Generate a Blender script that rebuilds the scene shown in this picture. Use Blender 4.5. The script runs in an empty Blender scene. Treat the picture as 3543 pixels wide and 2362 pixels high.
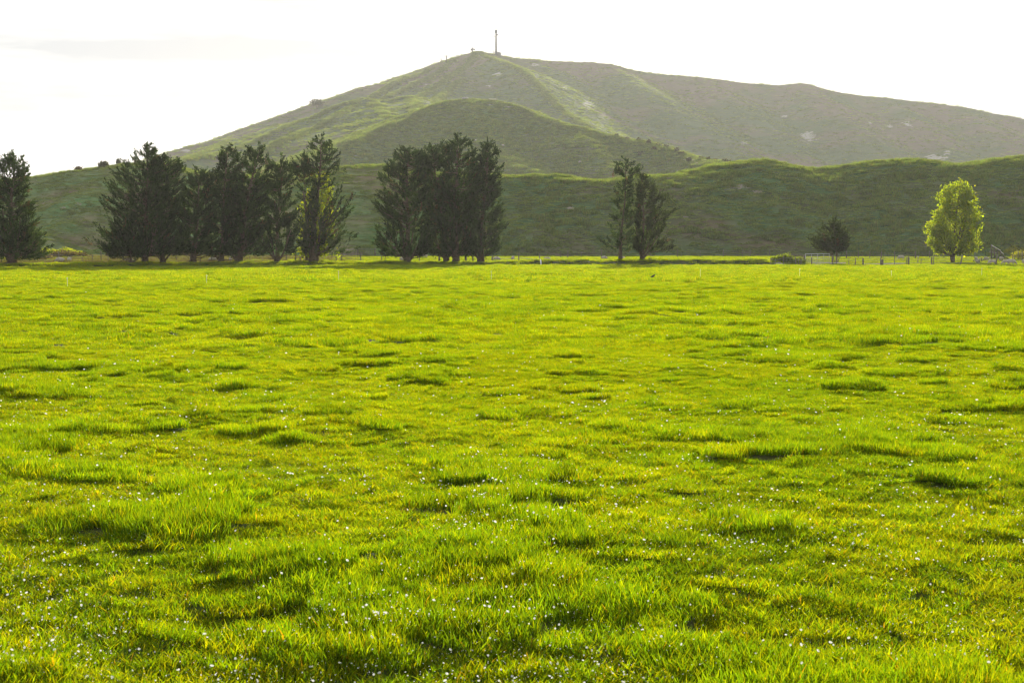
import bpy, bmesh, math, random
import numpy as np
from mathutils import Vector, Matrix

# ------------------------------------------------------------------ camera, sky, sun, exposure
sc = bpy.context.scene
col = sc.collection
F = 3543 * 50 / 36.0                 # focal length in photo pixels
CX, CY, HZ, CH = 1771.5, 1181.0, 876.0, 1.6
PITCH = math.atan((CY - HZ) / F)
cam_d = bpy.data.cameras.new('camera')
cam_d.lens = 50; cam_d.sensor_width = 36; cam_d.clip_end = 9000; cam_d.clip_start = 0.05
cam_d.dof.use_dof = True; cam_d.dof.focus_distance = 20; cam_d.dof.aperture_fstop = 8.0
cam = bpy.data.objects.new('camera', cam_d); col.objects.link(cam)
cam.location = (0, 0, CH); cam.rotation_euler = (math.pi / 2 - PITCH, 0, 0)
sc.camera = cam

SUN_EL, SUN_AZ = math.radians(14.5), math.radians(6.0)     # behind the hill, a little right of the view
w = bpy.data.worlds.new('World'); sc.world = w; w.use_nodes = True
nt = w.node_tree; nt.nodes.clear()
out = nt.nodes.new('ShaderNodeOutputWorld'); bg = nt.nodes.new('ShaderNodeBackground')
sky = nt.nodes.new('ShaderNodeTexSky'); sky.sky_type = 'NISHITA'; sky.sun_disc = False
sky.sun_elevation = SUN_EL; sky.sun_rotation = SUN_AZ; sky.dust_density = 2.5; sky.air_density = 1.0
tc = nt.nodes.new('ShaderNodeTexCoord'); mp = nt.nodes.new('ShaderNodeMapping'); mp.inputs['Scale'].default_value = (1.6, 1.6, 14)
nz = nt.nodes.new('ShaderNodeTexNoise'); nz.inputs['Scale'].default_value = 2.2; nz.inputs['Detail'].default_value = 5; nz.inputs['Roughness'].default_value = 0.55
rp = nt.nodes.new('ShaderNodeValToRGB')
rp.color_ramp.elements[0].position = 0.40; rp.color_ramp.elements[0].color = (5.9, 6.3, 6.9, 1)
rp.color_ramp.elements[1].position = 0.56; rp.color_ramp.elements[1].color = (10.6, 10.5, 10.3, 1)
mx = nt.nodes.new('ShaderNodeMix'); mx.data_type = 'RGBA'; mx.inputs[0].default_value = 0.93    # thin bright cloud over the whole sky
L = nt.links.new
L(tc.outputs['Generated'], mp.inputs['Vector']); L(mp.outputs[0], nz.inputs['Vector']); L(nz.outputs['Fac'], rp.inputs[0])
L(sky.outputs[0], mx.inputs[6]); L(rp.outputs[0], mx.inputs[7]); L(mx.outputs[2], bg.inputs[0])
bg.inputs[1].default_value = 0.055
L(bg.outputs[0], out.inputs[0])

sun_d = bpy.data.lights.new('sun', 'SUN'); sun_d.energy = 5.0; sun_d.angle = math.radians(0.53); sun_d.color = (1.0, 0.93, 0.80)
sun = bpy.data.objects.new('sun', sun_d); col.objects.link(sun)
sdir = Vector((math.sin(SUN_AZ) * math.cos(SUN_EL), math.cos(SUN_AZ) * math.cos(SUN_EL), math.sin(SUN_EL)))
sun.rotation_euler = (-sdir).to_track_quat('-Z', 'Y').to_euler(); sun.location = (60, 200, 120)

vs = sc.view_settings
vs.view_transform = 'Standard'; vs.look = 'None'; vs.gamma = 1; vs.use_curve_mapping = False
vs.exposure = 0.9
cy = sc.cycles
cy.max_bounces = 6; cy.diffuse_bounces = 3; cy.glossy_bounces = 2; cy.transmission_bounces = 3; cy.volume_bounces = 0; cy.transparent_max_bounces = 4
cy.use_denoising = True; cy.caustics_reflective = False; cy.caustics_refractive = False
cy.sample_clamp_indirect = 4.0; cy.pixel_filter_type = 'BLACKMAN_HARRIS'; cy.filter_width = 1.15

# ------------------------------------------------------------------ helpers
rng = np.random.default_rng(7)
def at(px, py, Y):
    r, u = (px - CX) / F, (CY - py) / F
    t = Y / (math.cos(PITCH) + u * math.sin(PITCH))
    return np.array((r * t, Y, CH + t * (u * math.cos(PITCH) - math.sin(PITCH))))
def X_at(px, Y): return (px - CX) / F * Y * 1.002

def _hash(ix, iy, s):
    h = (ix.astype(np.int64) * 374761393 + iy.astype(np.int64) * 668265263 + s * 974711) & 0x7fffffff
    h = ((h ^ (h >> 13)) * 1274126177) & 0x7fffffff
    h = ((h ^ (h >> 16)) * 69069 + 12345) & 0x7fffffff
    return (h & 0xffff) / 65535.0
def noise(x, y, s=0):
    x0 = np.floor(x); y0 = np.floor(y); fx = x - x0; fy = y - y0
    fx = fx * fx * fx * (fx * (fx * 6 - 15) + 10); fy = fy * fy * fy * (fy * (fy * 6 - 15) + 10)
    a = _hash(x0, y0, s); b = _hash(x0 + 1, y0, s); c = _hash(x0, y0 + 1, s); d = _hash(x0 + 1, y0 + 1, s)
    return (a + (b - a) * fx) * (1 - fy) + (c + (d - c) * fx) * fy
def fbm(x, y, s=0, o=4, g=0.5):
    v = 0; a = 1.0; t = 0
    for k in range(o):
        v = v + a * noise(x * 2 ** k + 17.3 * k, y * 2 ** k - 9.1 * k, s + k); t += a; a *= g
    return v / t - 0.5
def sstep(x): x = np.clip(x, 0, 1); return x * x * (3 - 2 * x)

def np_mesh(name, V, quads=None, tris=None, colors=None, smooth=False, fcol=None):
    V = np.asarray(V, dtype=np.float32).reshape(-1, 3)
    nq = 0 if quads is None else len(quads); ntr = 0 if tris is None else len(tris)
    me = bpy.data.meshes.new(name)
    me.vertices.add(len(V)); me.vertices.foreach_set('co', V.ravel())
    loops = []; starts = []; p = 0
    if nq: loops.append(np.asarray(quads, dtype=np.int32).ravel()); starts.append(np.arange(nq, dtype=np.int32) * 4); p = nq * 4
    if ntr: loops.append(np.asarray(tris, dtype=np.int32).ravel()); starts.append(p + np.arange(ntr, dtype=np.int32) * 3)
    lo = np.concatenate(loops)
    me.loops.add(len(lo)); me.loops.foreach_set('vertex_index', lo)
    me.polygons.add(nq + ntr); me.polygons.foreach_set('loop_start', np.concatenate(starts))
    me.update(calc_edges=True)
    if smooth: me.polygons.foreach_set('use_smooth', np.ones(nq + ntr, dtype=bool))
    if colors is not None:
        ca = me.color_attributes.new('tint', 'FLOAT_COLOR', 'POINT')
        c = np.ones((len(V), 4), dtype=np.float32); c[:, :3] = colors
        ca.data.foreach_set('color', c.ravel())
    me.update()
    return me
def link(name, me, mat=None, parent=None, **props):
    o = bpy.data.objects.new(name, me); col.objects.link(o)
    if mat is not None and me is not None and not me.materials: me.materials.append(mat)
    if parent is not None: o.parent = parent
    for k, v in props.items(): o[k] = v
    return o
def thing(name, label, cat, loc=(0, 0, 0), rz=0, group=None):
    o = bpy.data.objects.new(name, None); col.objects.link(o)
    o.location = [float(v) for v in loc]; o.rotation_euler = (0, 0, rz); o['label'] = label; o['category'] = cat
    o.empty_display_size = 0.2
    if group: o['group'] = group
    return o

class MB:
    def __init__(s): s.V = []; s.Q = []; s.T = []; s.n = 0
    def tube(s, pts, rad, k=6, cap=True):
        pts = np.asarray(pts, float); m = len(pts); rad = np.broadcast_to(np.asarray(rad, float), (m,))
        tan = np.gradient(pts, axis=0); tan /= np.linalg.norm(tan, axis=1)[:, None] + 1e-9
        ref = np.array((0.31, 0.95, 0.05)) if abs(tan[0][2]) > .7 else np.array((0.02, 0.05, 1.0))
        a = np.cross(tan, ref); a /= np.linalg.norm(a, axis=1)[:, None] + 1e-9
        b = np.cross(tan, a)
        th = np.arange(k) * 2 * math.pi / k
        ring = pts[:, None] + rad[:, None, None] * (np.cos(th)[None, :, None] * a[:, None] + np.sin(th)[None, :, None] * b[:, None])
        base = s.n; s.V.append(ring.reshape(-1, 3)); s.n += m * k
        i = np.arange(m - 1)[:, None] * k; j = np.arange(k)[None]; jn = (j + 1) % k
        s.Q.append((base + np.stack([i + j, i + jn, i + k + jn, i + k + j], -1)).reshape(-1, 4))
        if cap:
            s.V.append(pts[[0, -1]]); c0 = s.n; s.n += 2; jj = np.arange(k); jn = (jj + 1) % k
            s.T.append(np.stack([np.full(k, c0), base + jn, base + jj], -1))
            s.T.append(np.stack([np.full(k, c0 + 1), base + (m - 1) * k + jj, base + (m - 1) * k + jn], -1))
        return s
    def box(s, c, size, rot=None):
        c = np.asarray(c, float); h = np.asarray(size, float) / 2
        v = np.array([(x, y, z) for x in (-1, 1) for y in (-1, 1) for z in (-1, 1)]) * h
        if rot is not None: v = v @ np.array(rot).T
        s.V.append(v + c); b = s.n; s.n += 8
        s.Q.append(b + np.array([(0, 1, 3, 2), (4, 6, 7, 5), (0, 4, 5, 1), (2, 3, 7, 6), (0, 2, 6, 4), (1, 5, 7, 3)]))
        return s
    def mesh(s, name, smooth=False):
        return np_mesh(name, np.concatenate(s.V), np.concatenate(s.Q) if s.Q else None, np.concatenate(s.T) if s.T else None, smooth=smooth)
    def build(s, name, mat, parent=None, smooth=False, **pr): return link(name, s.mesh(name, smooth), mat, parent, **pr)

# ------------------------------------------------------------------ materials
def new_mat(name):
    m = bpy.data.materials.new(name); m.use_nodes = True; n = m.node_tree; n.nodes.clear()
    o = n.nodes.new('ShaderNodeOutputMaterial'); return m, n, o
def rough_mat(name, c1, c2, scale, rough=0.9, bump=0.0, bdist=0.02, detail=6, metal=0.0, spec=0.2):
    m, n, o = new_mat(name); p = n.nodes.new('ShaderNodeBsdfPrincipled')
    t = n.nodes.new('ShaderNodeTexCoord'); z = n.nodes.new('ShaderNodeTexNoise'); z.inputs['Scale'].default_value = scale; z.inputs['Detail'].default_value = detail
    r = n.nodes.new('ShaderNodeValToRGB'); r.color_ramp.elements[0].position = .32; r.color_ramp.elements[1].position = .68
    r.color_ramp.elements[0].color = (*c1, 1); r.color_ramp.elements[1].color = (*c2, 1)
    n.links.new(t.outputs['Object'], z.inputs['Vector']); n.links.new(z.outputs['Fac'], r.inputs[0]); n.links.new(r.outputs[0], p.inputs['Base Color'])
    p.inputs['Roughness'].default_value = rough; p.inputs['Metallic'].default_value = metal; p.inputs['Specular IOR Level'].default_value = spec
    if bump:
        b = n.nodes.new('ShaderNodeBump'); b.inputs['Strength'].default_value = bump; b.inputs['Distance'].default_value = bdist
        n.links.new(z.outputs['Fac'], b.inputs['Height']); n.links.new(b.outputs[0], p.inputs['Normal'])
    n.links.new(p.outputs[0], o.inputs[0]); return m
def leaf_mat(name, trans=(1.0, 1.0, 1.0), tfac=0.5, gloss=0.05, grough=0.35, rnd=0.25):
    """tint attribute colours the reflected light; trans multiplies it for the light passing through"""
    m, n, o = new_mat(name); k = n.links.new
    at_ = n.nodes.new('ShaderNodeAttribute'); at_.attribute_name = 'tint'
    oi = n.nodes.new('ShaderNodeObjectInfo')
    mr = n.nodes.new('ShaderNodeMapRange'); mr.inputs['To Min'].default_value = 1 - rnd; mr.inputs['To Max'].default_value = 1 + rnd
    k(oi.outputs['Random'], mr.inputs['Value'])
    v0 = n.nodes.new('ShaderNodeVectorMath'); v0.operation = 'SCALE'; k(at_.outputs['Color'], v0.inputs[0]); k(mr.outputs[0], v0.inputs['Scale'])
    v1 = n.nodes.new('ShaderNodeVectorMath'); v1.operation = 'MULTIPLY'; k(v0.outputs[0], v1.inputs[0]); v1.inputs[1].default_value = trans
    d = n.nodes.new('ShaderNodeBsdfDiffuse'); k(v0.outputs[0], d.inputs[0])
    t = n.nodes.new('ShaderNodeBsdfTranslucent'); k(v1.outputs[0], t.inputs[0])
    x = n.nodes.new('ShaderNodeMixShader'); x.inputs[0].default_value = tfac; k(d.outputs[0], x.inputs[1]); k(t.outputs[0], x.inputs[2])
    g = n.nodes.new('ShaderNodeBsdfGlossy'); g.inputs['Roughness'].default_value = grough; g.inputs['Color'].default_value = (1, 1, 1, 1)
    y = n.nodes.new('ShaderNodeMixShader'); y.inputs[0].default_value = gloss; k(x.outputs[0], y.inputs[1]); k(g.outputs[0], y.inputs[2])
    k(y.outputs[0], o.inputs[0]); return m

M_grass = leaf_mat('pasture_grass', (3.4, 2.8, 0.25), 0.58, 0.005, 0.4, 0.18)
M_hgrass = leaf_mat('hill_grass', (3.9, 3.2, 0.9), 0.5, 0.02, 0.5, 0.35)
M_weed = leaf_mat('dry_weeds', (1.7, 1.5, 0.7), 0.45, 0.005, 0.5, 0.3)
M_conifer = leaf_mat('conifer_foliage', (2.4, 2.2, 0.6), 0.3, 0.008, 0.5, 0.1)
M_leaf = leaf_mat('broad_leaf', (3.2, 2.8, 0.2), 0.66, 0.01, 0.35, 0.1)
M_bark = rough_mat('bark', (0.07, 0.05, 0.032), (0.17, 0.125, 0.085), 6, 0.95, 0.6, 0.05)
M_wood = rough_mat('weathered_wood', (0.10, 0.085, 0.065), (0.22, 0.19, 0.155), 9, 0.9, 0.3)
M_pale = rough_mat('pale_timber', (0.50, 0.47, 0.40), (0.72, 0.69, 0.62), 5, 0.7, 0.2)
M_galv = rough_mat('galvanised_steel', (0.42, 0.43, 0.42), (0.62, 0.62, 0.60), 12, 0.38, 0, metal=0.85, spec=0.5)
M_grey = rough_mat('grey_steel_paint', (0.16, 0.17, 0.18), (0.24, 0.25, 0.26), 3, 0.6)
M_white = rough_mat('white_paint', (0.70, 0.70, 0.68), (0.84, 0.84, 0.82), 8, 0.5)
M_wool = rough_mat('fleece', (0.36, 0.32, 0.25), (0.55, 0.50, 0.42), 14, 1.0, 0.8, 0.03)
M_dirt = rough_mat('bare_earth', (0.16, 0.14, 0.115), (0.32, 0.29, 0.25), 1.6, 1.0, 0.7, 0.12)
M_wire = rough_mat('fence_wire', (0.20, 0.20, 0.19), (0.34, 0.34, 0.33), 20, 0.5, 0, metal=0.6)
M_bird = rough_mat('dark_plumage', (0.02, 0.02, 0.022), (0.05, 0.05, 0.05), 30, 0.7)
M_tank = rough_mat('concrete', (0.22, 0.22, 0.20), (0.34, 0.33, 0.30), 3, 0.9, 0.2)

def hill_mat(name, g1, g2, br, bare, sc1, bumpd):
    m, n, o = new_mat(name); k = n.links.new
    p = n.nodes.new('ShaderNodeBsdfPrincipled'); p.inputs['Roughness'].default_value = 1; p.inputs['Specular IOR Level'].default_value = 0.02
    t = n.nodes.new('ShaderNodeTexCoord')
    def nz(scale, det=5, rough=.55, st=(1, 1, 1)):
        mp_ = n.nodes.new('ShaderNodeMapping'); mp_.inputs['Scale'].default_value = st; k(t.outputs['Object'], mp_.inputs[0])
        q = n.nodes.new('ShaderNodeTexNoise'); q.inputs['Scale'].default_value = scale; q.inputs['Detail'].default_value = det; q.inputs['Roughness'].default_value = rough
        k(mp_.outputs[0], q.inputs['Vector']); return q
    def ramp(q, a, b, c0=(0, 0, 0), c1=(1, 1, 1)):
        r = n.nodes.new('ShaderNodeValToRGB'); r.color_ramp.elements[0].position = a; r.color_ramp.elements[1].position = b
        r.color_ramp.elements[0].color = (*c0, 1); r.color_ramp.elements[1].color = (*c1, 1); k(q, r.inputs[0]); return r
    def mix(f, a, b):
        x = n.nodes.new('ShaderNodeMix'); x.data_type = 'RGBA'; k(f, x.inputs[0]); k(a, x.inputs[6]); k(b, x.inputs[7]); return x.outputs[2]
    n1 = nz(sc1 * 6, 6, .65, (1, 1, 2.5)); base = ramp(n1.outputs['Fac'], .3, .7, g1, g2)
    a0 = n.nodes.new('ShaderNodeAttribute'); a0.attribute_name = 'tint'; sp0 = n.nodes.new('ShaderNodeSeparateColor'); k(a0.outputs['Color'], sp0.inputs[0])
    n2 = nz(sc1, 6, .6, (1, 1, 2.0)); sq = n.nodes.new('ShaderNodeMath'); sq.operation = 'MULTIPLY_ADD'; sq.inputs[1].default_value = -.2; k(sp0.outputs[2], sq.inputs[0]); k(n2.outputs['Fac'], sq.inputs[2]); brm = ramp(sq.outputs[0], .38 if 'far' in name else .44, .52 if 'far' in name else .66)
    brc = n.nodes.new('ShaderNodeRGB'); brc.outputs[0].default_value = (*br, 1)
    c = mix(brm.outputs[0], base.outputs[0], brc.outputs[0])
    a = n.nodes.new('ShaderNodeAttribute'); a.attribute_name = 'tint'
    sp = n.nodes.new('ShaderNodeSeparateColor'); k(a.outputs['Color'], sp.inputs[0])
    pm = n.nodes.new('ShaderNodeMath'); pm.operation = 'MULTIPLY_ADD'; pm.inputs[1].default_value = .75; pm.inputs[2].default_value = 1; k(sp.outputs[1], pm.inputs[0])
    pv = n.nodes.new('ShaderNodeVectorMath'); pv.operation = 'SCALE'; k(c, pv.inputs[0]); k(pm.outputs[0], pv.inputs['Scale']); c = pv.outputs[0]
    n3 = nz(sc1 * 14, 5, .7); ad = n.nodes.new('ShaderNodeMath'); ad.operation = 'MULTIPLY_ADD'; ad.inputs[1].default_value = 1.5
    sb = n.nodes.new('ShaderNodeMath'); sb.operation = 'MULTIPLY_ADD'; sb.inputs[1].default_value = 4.0; sb.inputs[2].default_value = -2.75; k(n3.outputs['Fac'], sb.inputs[0])
    k(sp.outputs[0], ad.inputs[0]); k(sb.outputs[0], ad.inputs[2])
    bm = ramp(ad.outputs[0], .05, .45)
    bc = n.nodes.new('ShaderNodeRGB'); bc.outputs[0].default_value = (*bare, 1)
    c = mix(bm.outputs[0], c, bc.outputs[0]); k(c, p.inputs['Base Color'])
    b = n.nodes.new('ShaderNodeBump'); b.inputs['Strength'].default_value = .8; b.inputs['Distance'].default_value = bumpd
    k(n1.outputs['Fac'], b.inputs['Height']); k(b.outputs[0], p.inputs['Normal']); k(p.outputs[0], o.inputs[0]); return m
M_hillA = hill_mat('near_ridge_turf', (0.044, 0.098, 0.032), (0.084, 0.140, 0.052), (0.112, 0.096, 0.058), (0.27, 0.24, 0.20), 0.055, 0.25)
M_hillB = hill_mat('mid_hill_turf', (0.058, 0.104, 0.036), (0.096, 0.142, 0.055), (0.105, 0.108, 0.064), (0.30, 0.28, 0.25), 0.022, 0.5)
M_hillC = hill_mat('far_hill_turf', (0.072, 0.108, 0.052), (0.105, 0.138, 0.070), (0.148, 0.128, 0.098), (0.33, 0.32, 0.30), 0.012, 0.8)  # paler, greyer dry grass, part of the distance haze put into the colour
M_ground = hill_mat('pasture_soil', (0.045, 0.070, 0.018), (0.075, 0.105, 0.025), (0.095, 0.085, 0.04), (0.16, 0.13, 0.09), 0.8, 0.03)

# ------------------------------------------------------------------ the flat: one sheet of ground
EDGE_P = [-900, 0, 600, 1200, 1800, 2700, 3543, 4400]; EDGE_Y = [140, 148, 166, 180, 187, 181, 177, 172]
BANK_P = [-900, 0, 900, 1250, 1640, 1760, 1950, 2250, 2640, 2740, 4400]; BANK_H = [.3, .35, .30, .38, .30, .42, .55, .68, .72, .06, .0]
def px_of(X, Y): return CX + X / np.maximum(Y, 1.0) * F
def edge_y(px): return np.interp(px, EDGE_P, EDGE_Y)
def clump(X, Y):            # 0..1, tussocky patches of longer grass
    c = fbm(X * 0.95, Y * 1.0, 31, 4, .6) + 0.35 * fbm(X * 0.14, Y * 0.12, 55, 2)
    return sstep((c - 0.02) / 0.19)
def ground(X, Y):
    X = np.asarray(X, float); Y = np.asarray(Y, float)
    px = px_of(X, Y); e = edge_y(px) + 1.2 * fbm(X * .2, Y * 0, 91, 3)
    z = 0.14 * fbm(X * .40, Y * .36, 3, 3) + 0.10 * fbm(X * .05, Y * .05, 8, 2) + 0.05 * clump(X, Y)
    s = sstep((Y - e) / 1.3)
    bk = np.interp(px, BANK_P, BANK_H) * (1 + .55 * fbm(X * .25, Y * .25, 44, 3))
    z = z * (1 - .6 * s) + bk * s * (1 - sstep((Y - e - 9) / 30))
    z = z + s * .25 * fbm(X * .12, Y * .12, 66, 3) - .35 * sstep((Y - e - 5) / 6) * (1 - sstep((Y - e - 14) / 22)) * sstep((2700 - px) / 150) * sstep((px - 1250) / 200) + .85 * sstep((Y - e - 4) / 40)
    return np.where(Y < 300, z, 0 * z)
def W(Y): return np.sqrt(Y * Y + 36)
rows = np.concatenate([np.linspace(-40, 2, 24)[:-1], np.geomspace(2, 262, 430), np.geomspace(275, 2300, 14)])
us = np.concatenate([[-1.0, -.8, -.65], np.linspace(-.52, .52, 300), [.65, .8, 1.0]])
U, R = np.meshgrid(us, rows); GX = U * W(R); GY = R
GZ = ground(GX, GY)
def grid_quads(nr, nc):
    i = np.arange(nr - 1)[:, None] * nc; j = np.arange(nc - 1)[None]
    return np.stack([i + j, i + j + 1, i + nc + j + 1, i + nc + j], -1).reshape(-1, 4)
gp = px_of(GX, GY); beyond = (GY > edge_y(gp) + 3) & (GY < 262)
gcol = np.zeros((GX.size, 3)); gcol[:, 0] = (beyond * sstep((1500 - gp) / 600) * np.clip(.42 + 1.6 * fbm(GX * .10, GY * .10, 71, 3), 0, 1)).ravel()
link('ground', np_mesh('ground', np.stack([GX, GY, GZ - .022], -1).reshape(-1, 3), grid_quads(len(rows), len(us)), colors=gcol, smooth=True), M_ground, kind='structure',
     label='flat green pasture running from the camera to the hills', category='ground')

# ------------------------------------------------------------------ hills: ridge lines with slopes falling from them
def spline(pts, n=6):
    P = np.array([at(*p) for p in pts]); Q = np.vstack([2 * P[0] - P[1], P, 2 * P[-1] - P[-2]]); o = []
    for i in range(len(P) - 1):
        p0, p1, p2, p3 = Q[i:i + 4]
        for t in np.arange(n) / n:
            o.append(.5 * (2 * p1 + (p2 - p0) * t + (2 * p0 - 5 * p1 + 4 * p2 - p3) * t * t + (3 * p1 - p0 - 3 * p2 + p3) * t ** 3))
    o.append(P[-1]); return np.array(o)
def roof(X, Y, ridges, kk):
    acc = None
    for P, sf, sb, r in ridges:
        best = np.full(X.shape, -1e9)
        for a, b in zip(P[:-1], P[1:]):
            dx, dy = b[0] - a[0], b[1] - a[1]; l2 = dx * dx + dy * dy + 1e-9
            t = np.clip(((X - a[0]) * dx + (Y - a[1]) * dy) / l2, 0, 1)
            ex = X - a[0] - t * dx; ey = Y - a[1] - t * dy
            d = np.sqrt(ex * ex + ey * ey)
            s = sf if sf == sb else np.where(ey < 0, sf, sb)
            best = np.maximum(best, a[2] + t * (b[2] - a[2]) - s * (np.sqrt(d * d + r * r) - r))
        acc = best if acc is None else np.maximum(acc, best) + kk * np.log1p(np.exp(-np.abs(acc - best) / kk))
    return acc
A_crest = [(-900, 650, 350), (-300, 632, 355), (0, 622, 355), (105, 615, 355), (240, 600, 355), (340, 587, 355), (430, 576, 355), (520, 574, 352), (640, 594, 345), (780, 618, 335), (920, 614, 325), (1060, 625, 315), (1169, 604, 308),
           (1230, 583, 306), (1290, 580, 306), (1360, 590, 305), (1450, 602, 304), (1740, 612, 300), (1900, 616, 299), (2100, 629, 298), (2250, 614, 299), (2350, 606, 300), (2450, 596, 302), (2550, 572, 305), (2610, 560, 307), (2700, 575, 308),
           (2800, 589, 309), (2900, 585, 308), (3000, 566, 306), (3130, 557, 304), (3230, 571, 303), (3330, 571, 303), (3450, 559, 301), (3543, 550, 300), (3750, 540, 298), (4200, 530, 295)]
R_A = [(spline(A_crest, 4), .49, .34, 11.0),
       (spline([(430, 577, 354), (344, 650, 328), (250, 740, 300), (166, 805, 280)], 4), .5, .5, 3),
       (spline([(1250, 583, 304), (1230, 690, 280), (1200, 790, 262)], 4), .5, .5, 4),
       (spline([(2480, 592, 301), (2420, 680, 281), (2330, 780, 264), (2290, 850, 254)], 4), .5, .5, 3),
       (spline([(3130, 560, 303), (3200, 690, 276), (3230, 800, 258)], 4), .5, .5, 5),
       (spline([(1900, 618, 297), (1850, 720, 276), (1830, 810, 260)], 4), .5, .5, 5),
       (spline([(285, 884, 268), (335, 864, 272), (400, 846, 276), (470, 850, 282)], 4), .35, .35, 4)]
A_px = [p[0] for p in A_crest]; A_z = [at(*p)[2] for p in A_crest]
def hA(X, Y, fine=True):
    px = px_of(X, Y)
    xo = X + 4.0 * fbm(X * .06, Y * .06, 5, 3); yo = Y + 4.0 * fbm(X * .06, Y * .06, 15, 3)
    z = roof(xo, yo, R_A, .5)
    m = sstep((z + .5) / 3)
    cr = np.interp(px, A_px, A_z); low = sstep((cr - z - .4) / 4.5)          # the crest itself is smooth, hummocks grow below it
    z = z + m * ((.5 + 2.6 * low) * fbm(X * .055, Y * .06, 21, 3) + (.15 + .6 * low) * fbm(X * .32, Y * .45, 23, 3))
    z = z - m * low * 2.2 * np.clip(.32 - np.abs(fbm(X * .045 + Y * .012, Y * .012, 25, 2)) * 2.4, 0, 1)   # shallow gullies running down the slope
    rough = sstep((px - 1000) / 900)
    tz = z * 5.2 + 7 * fbm(X * .09, Y * .1, 27, 3)
    z = z + m * (.07 * np.sin(tz) * (.5 + 1.2 * noise(X * .05, Y * .08, 28)) + (.3 + rough) * 1.5 * (.15 + .85 * low) * np.maximum(0, fbm(X * .30, Y * .36, 29, 3))) 
    return z
R_B = [(spline([(900, 640, 545), (960, 604, 560), (1040, 562, 590), (1180, 503, 640), (1372, 426, 700), (1500, 380, 735), (1570, 350, 750), (1620, 340, 755), (1690, 352, 750), (1770, 370, 740), (1900, 419, 705), (2000, 445, 680),
                (2200, 486, 640), (2400, 545, 585), (2530, 570, 540), (2720, 610, 500)], 4), .46, .34, 3.5),
       (spline([(1560, 356, 748), (1500, 470, 680), (1450, 560, 630)], 4), .46, .46, 10),
       (spline([(1640, 350, 750), (1660, 450, 680), (1720, 524, 625), (1880, 618, 560)], 4), .46, .46, 8),
       (spline([(2000, 446, 678), (2060, 520, 620), (2150, 600, 570)], 4), .46, .46, 10)]
def hB(X, Y):
    xo = X + 5 * fbm(X * .03, Y * .03, 105, 3); yo = Y + 5 * fbm(X * .03, Y * .03, 115, 3)
    z = roof(xo, yo, R_B, .6)
    z = z + 2.2 * fbm(X * .035, Y * .045, 121, 4) + .12 * np.sin(z * 3.6 + 3 * fbm(X * .04, Y * .04, 127, 3))
    return z
R_C = [(spline([(150, 640, 820), (240, 605, 860), (290, 586, 880), (370, 580, 900), (440, 582, 920), (520, 590, 950), (600, 541, 990), (640, 516, 1010), (690, 497, 1030), (780, 483, 1060), (850, 468, 1080), (900, 446, 1100), (960, 433, 1115), (1050, 414, 1130),
                (1100, 379, 1150), (1150, 353, 1165), (1200, 327, 1180), (1280, 301, 1205), (1380, 280, 1230), (1440, 262, 1245), (1480, 246, 1255), (1530, 226, 1270), (1580, 204, 1285), (1620, 190, 1295), (1660, 186, 1300),
                (1700, 188, 1305), (1740, 196, 1310), (1830, 208, 1320), (1950, 214, 1330), (2080, 222, 1340), (2120, 231, 1340), (2250, 254, 1345), (2400, 268, 1350), (2560, 284, 1350), (2690, 296, 1350), (2780, 293, 1350),
                (2850, 310, 1345), (3000, 335, 1340), (3250, 360, 1330), (3400, 386, 1320), (3543, 415, 1310), (3800, 455, 1290), (4300, 520, 1260)], 3), .72, .36, 9)]
for pts, s, r in [([(1480, 247, 1253), (1414, 267, 1195), (1340, 305, 1120), (1265, 347, 1050), (1200, 385, 1000)], .85, 3),
                  ([(1570, 212, 1280), (1482, 271, 1190), (1400, 308, 1120), (1299, 354, 1035), (1200, 420, 950)], .85, 3),
                  ([(1650, 190, 1298), (1620, 225, 1245), (1560, 265, 1170), (1500, 310, 1090), (1400, 360, 1000)], .52, 7),
                  ([(1600, 280, 1150), (1530, 330, 1050), (1500, 350, 985), (1414, 343, 955), (1333, 358, 945), (1290, 352, 940), (1240, 346, 935), (1163, 367, 920), (1070, 410, 895), (993, 436, 875), (819, 513, 790), (740, 535, 755), (632, 557, 715), (560, 590, 690)], .75, 5),
                  ([(1240, 348, 933), (1180, 390, 880), (1112, 427, 830), (925, 522, 725), (850, 580, 680)], .85, 3),
                  ([(960, 434, 1113), (880, 470, 1010), (772, 508, 910), (690, 548, 840)], .85, 3),
                  ([(1414, 345, 953), (1440, 385, 860), (1410, 428, 775), (1330, 480, 700)], .33, 14),
                  ([(1290, 354, 938), (1320, 395, 850), (1370, 427, 770)], .33, 14),
                  ([(1660, 190, 1298), (1720, 208, 1240), (1790, 236, 1170), (1850, 285, 1090), (1890, 330, 1030), (1930, 370, 985), (2010, 432, 910), (2080, 490, 850)], .5, 8),
                  ([(1730, 215, 1230), (1700, 300, 1130), (1690, 380, 1050), (1700, 460, 980)], .5, 10),
                  ([(1840, 210, 1318), (1960, 285, 1230), (2120, 390, 1130), (2280, 500, 1040), (2400, 580, 980)], .5, 12),
                  ([(2110, 230, 1338), (2160, 270, 1260), (2220, 315, 1190), (2360, 410, 1110), (2520, 515, 1030), (2620, 590, 970)], .5, 9),
                  ([(2420, 270, 1348), (2540, 370, 1240), (2680, 480, 1140), (2800, 590, 1040)], .5, 12),
                  ([(2780, 295, 1348), (2880, 400, 1230), (3010, 500, 1130), (3100, 590, 1050)], .5, 12),
                  ([(3050, 342, 1338), (3180, 450, 1220), (3320, 560, 1110)], .5, 12),
                  ([(3330, 374, 1325), (3420, 460, 1230), (3560, 560, 1130)], .5, 12)]:
    R_C.append((spline(pts, 3), s, s, r))
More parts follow.
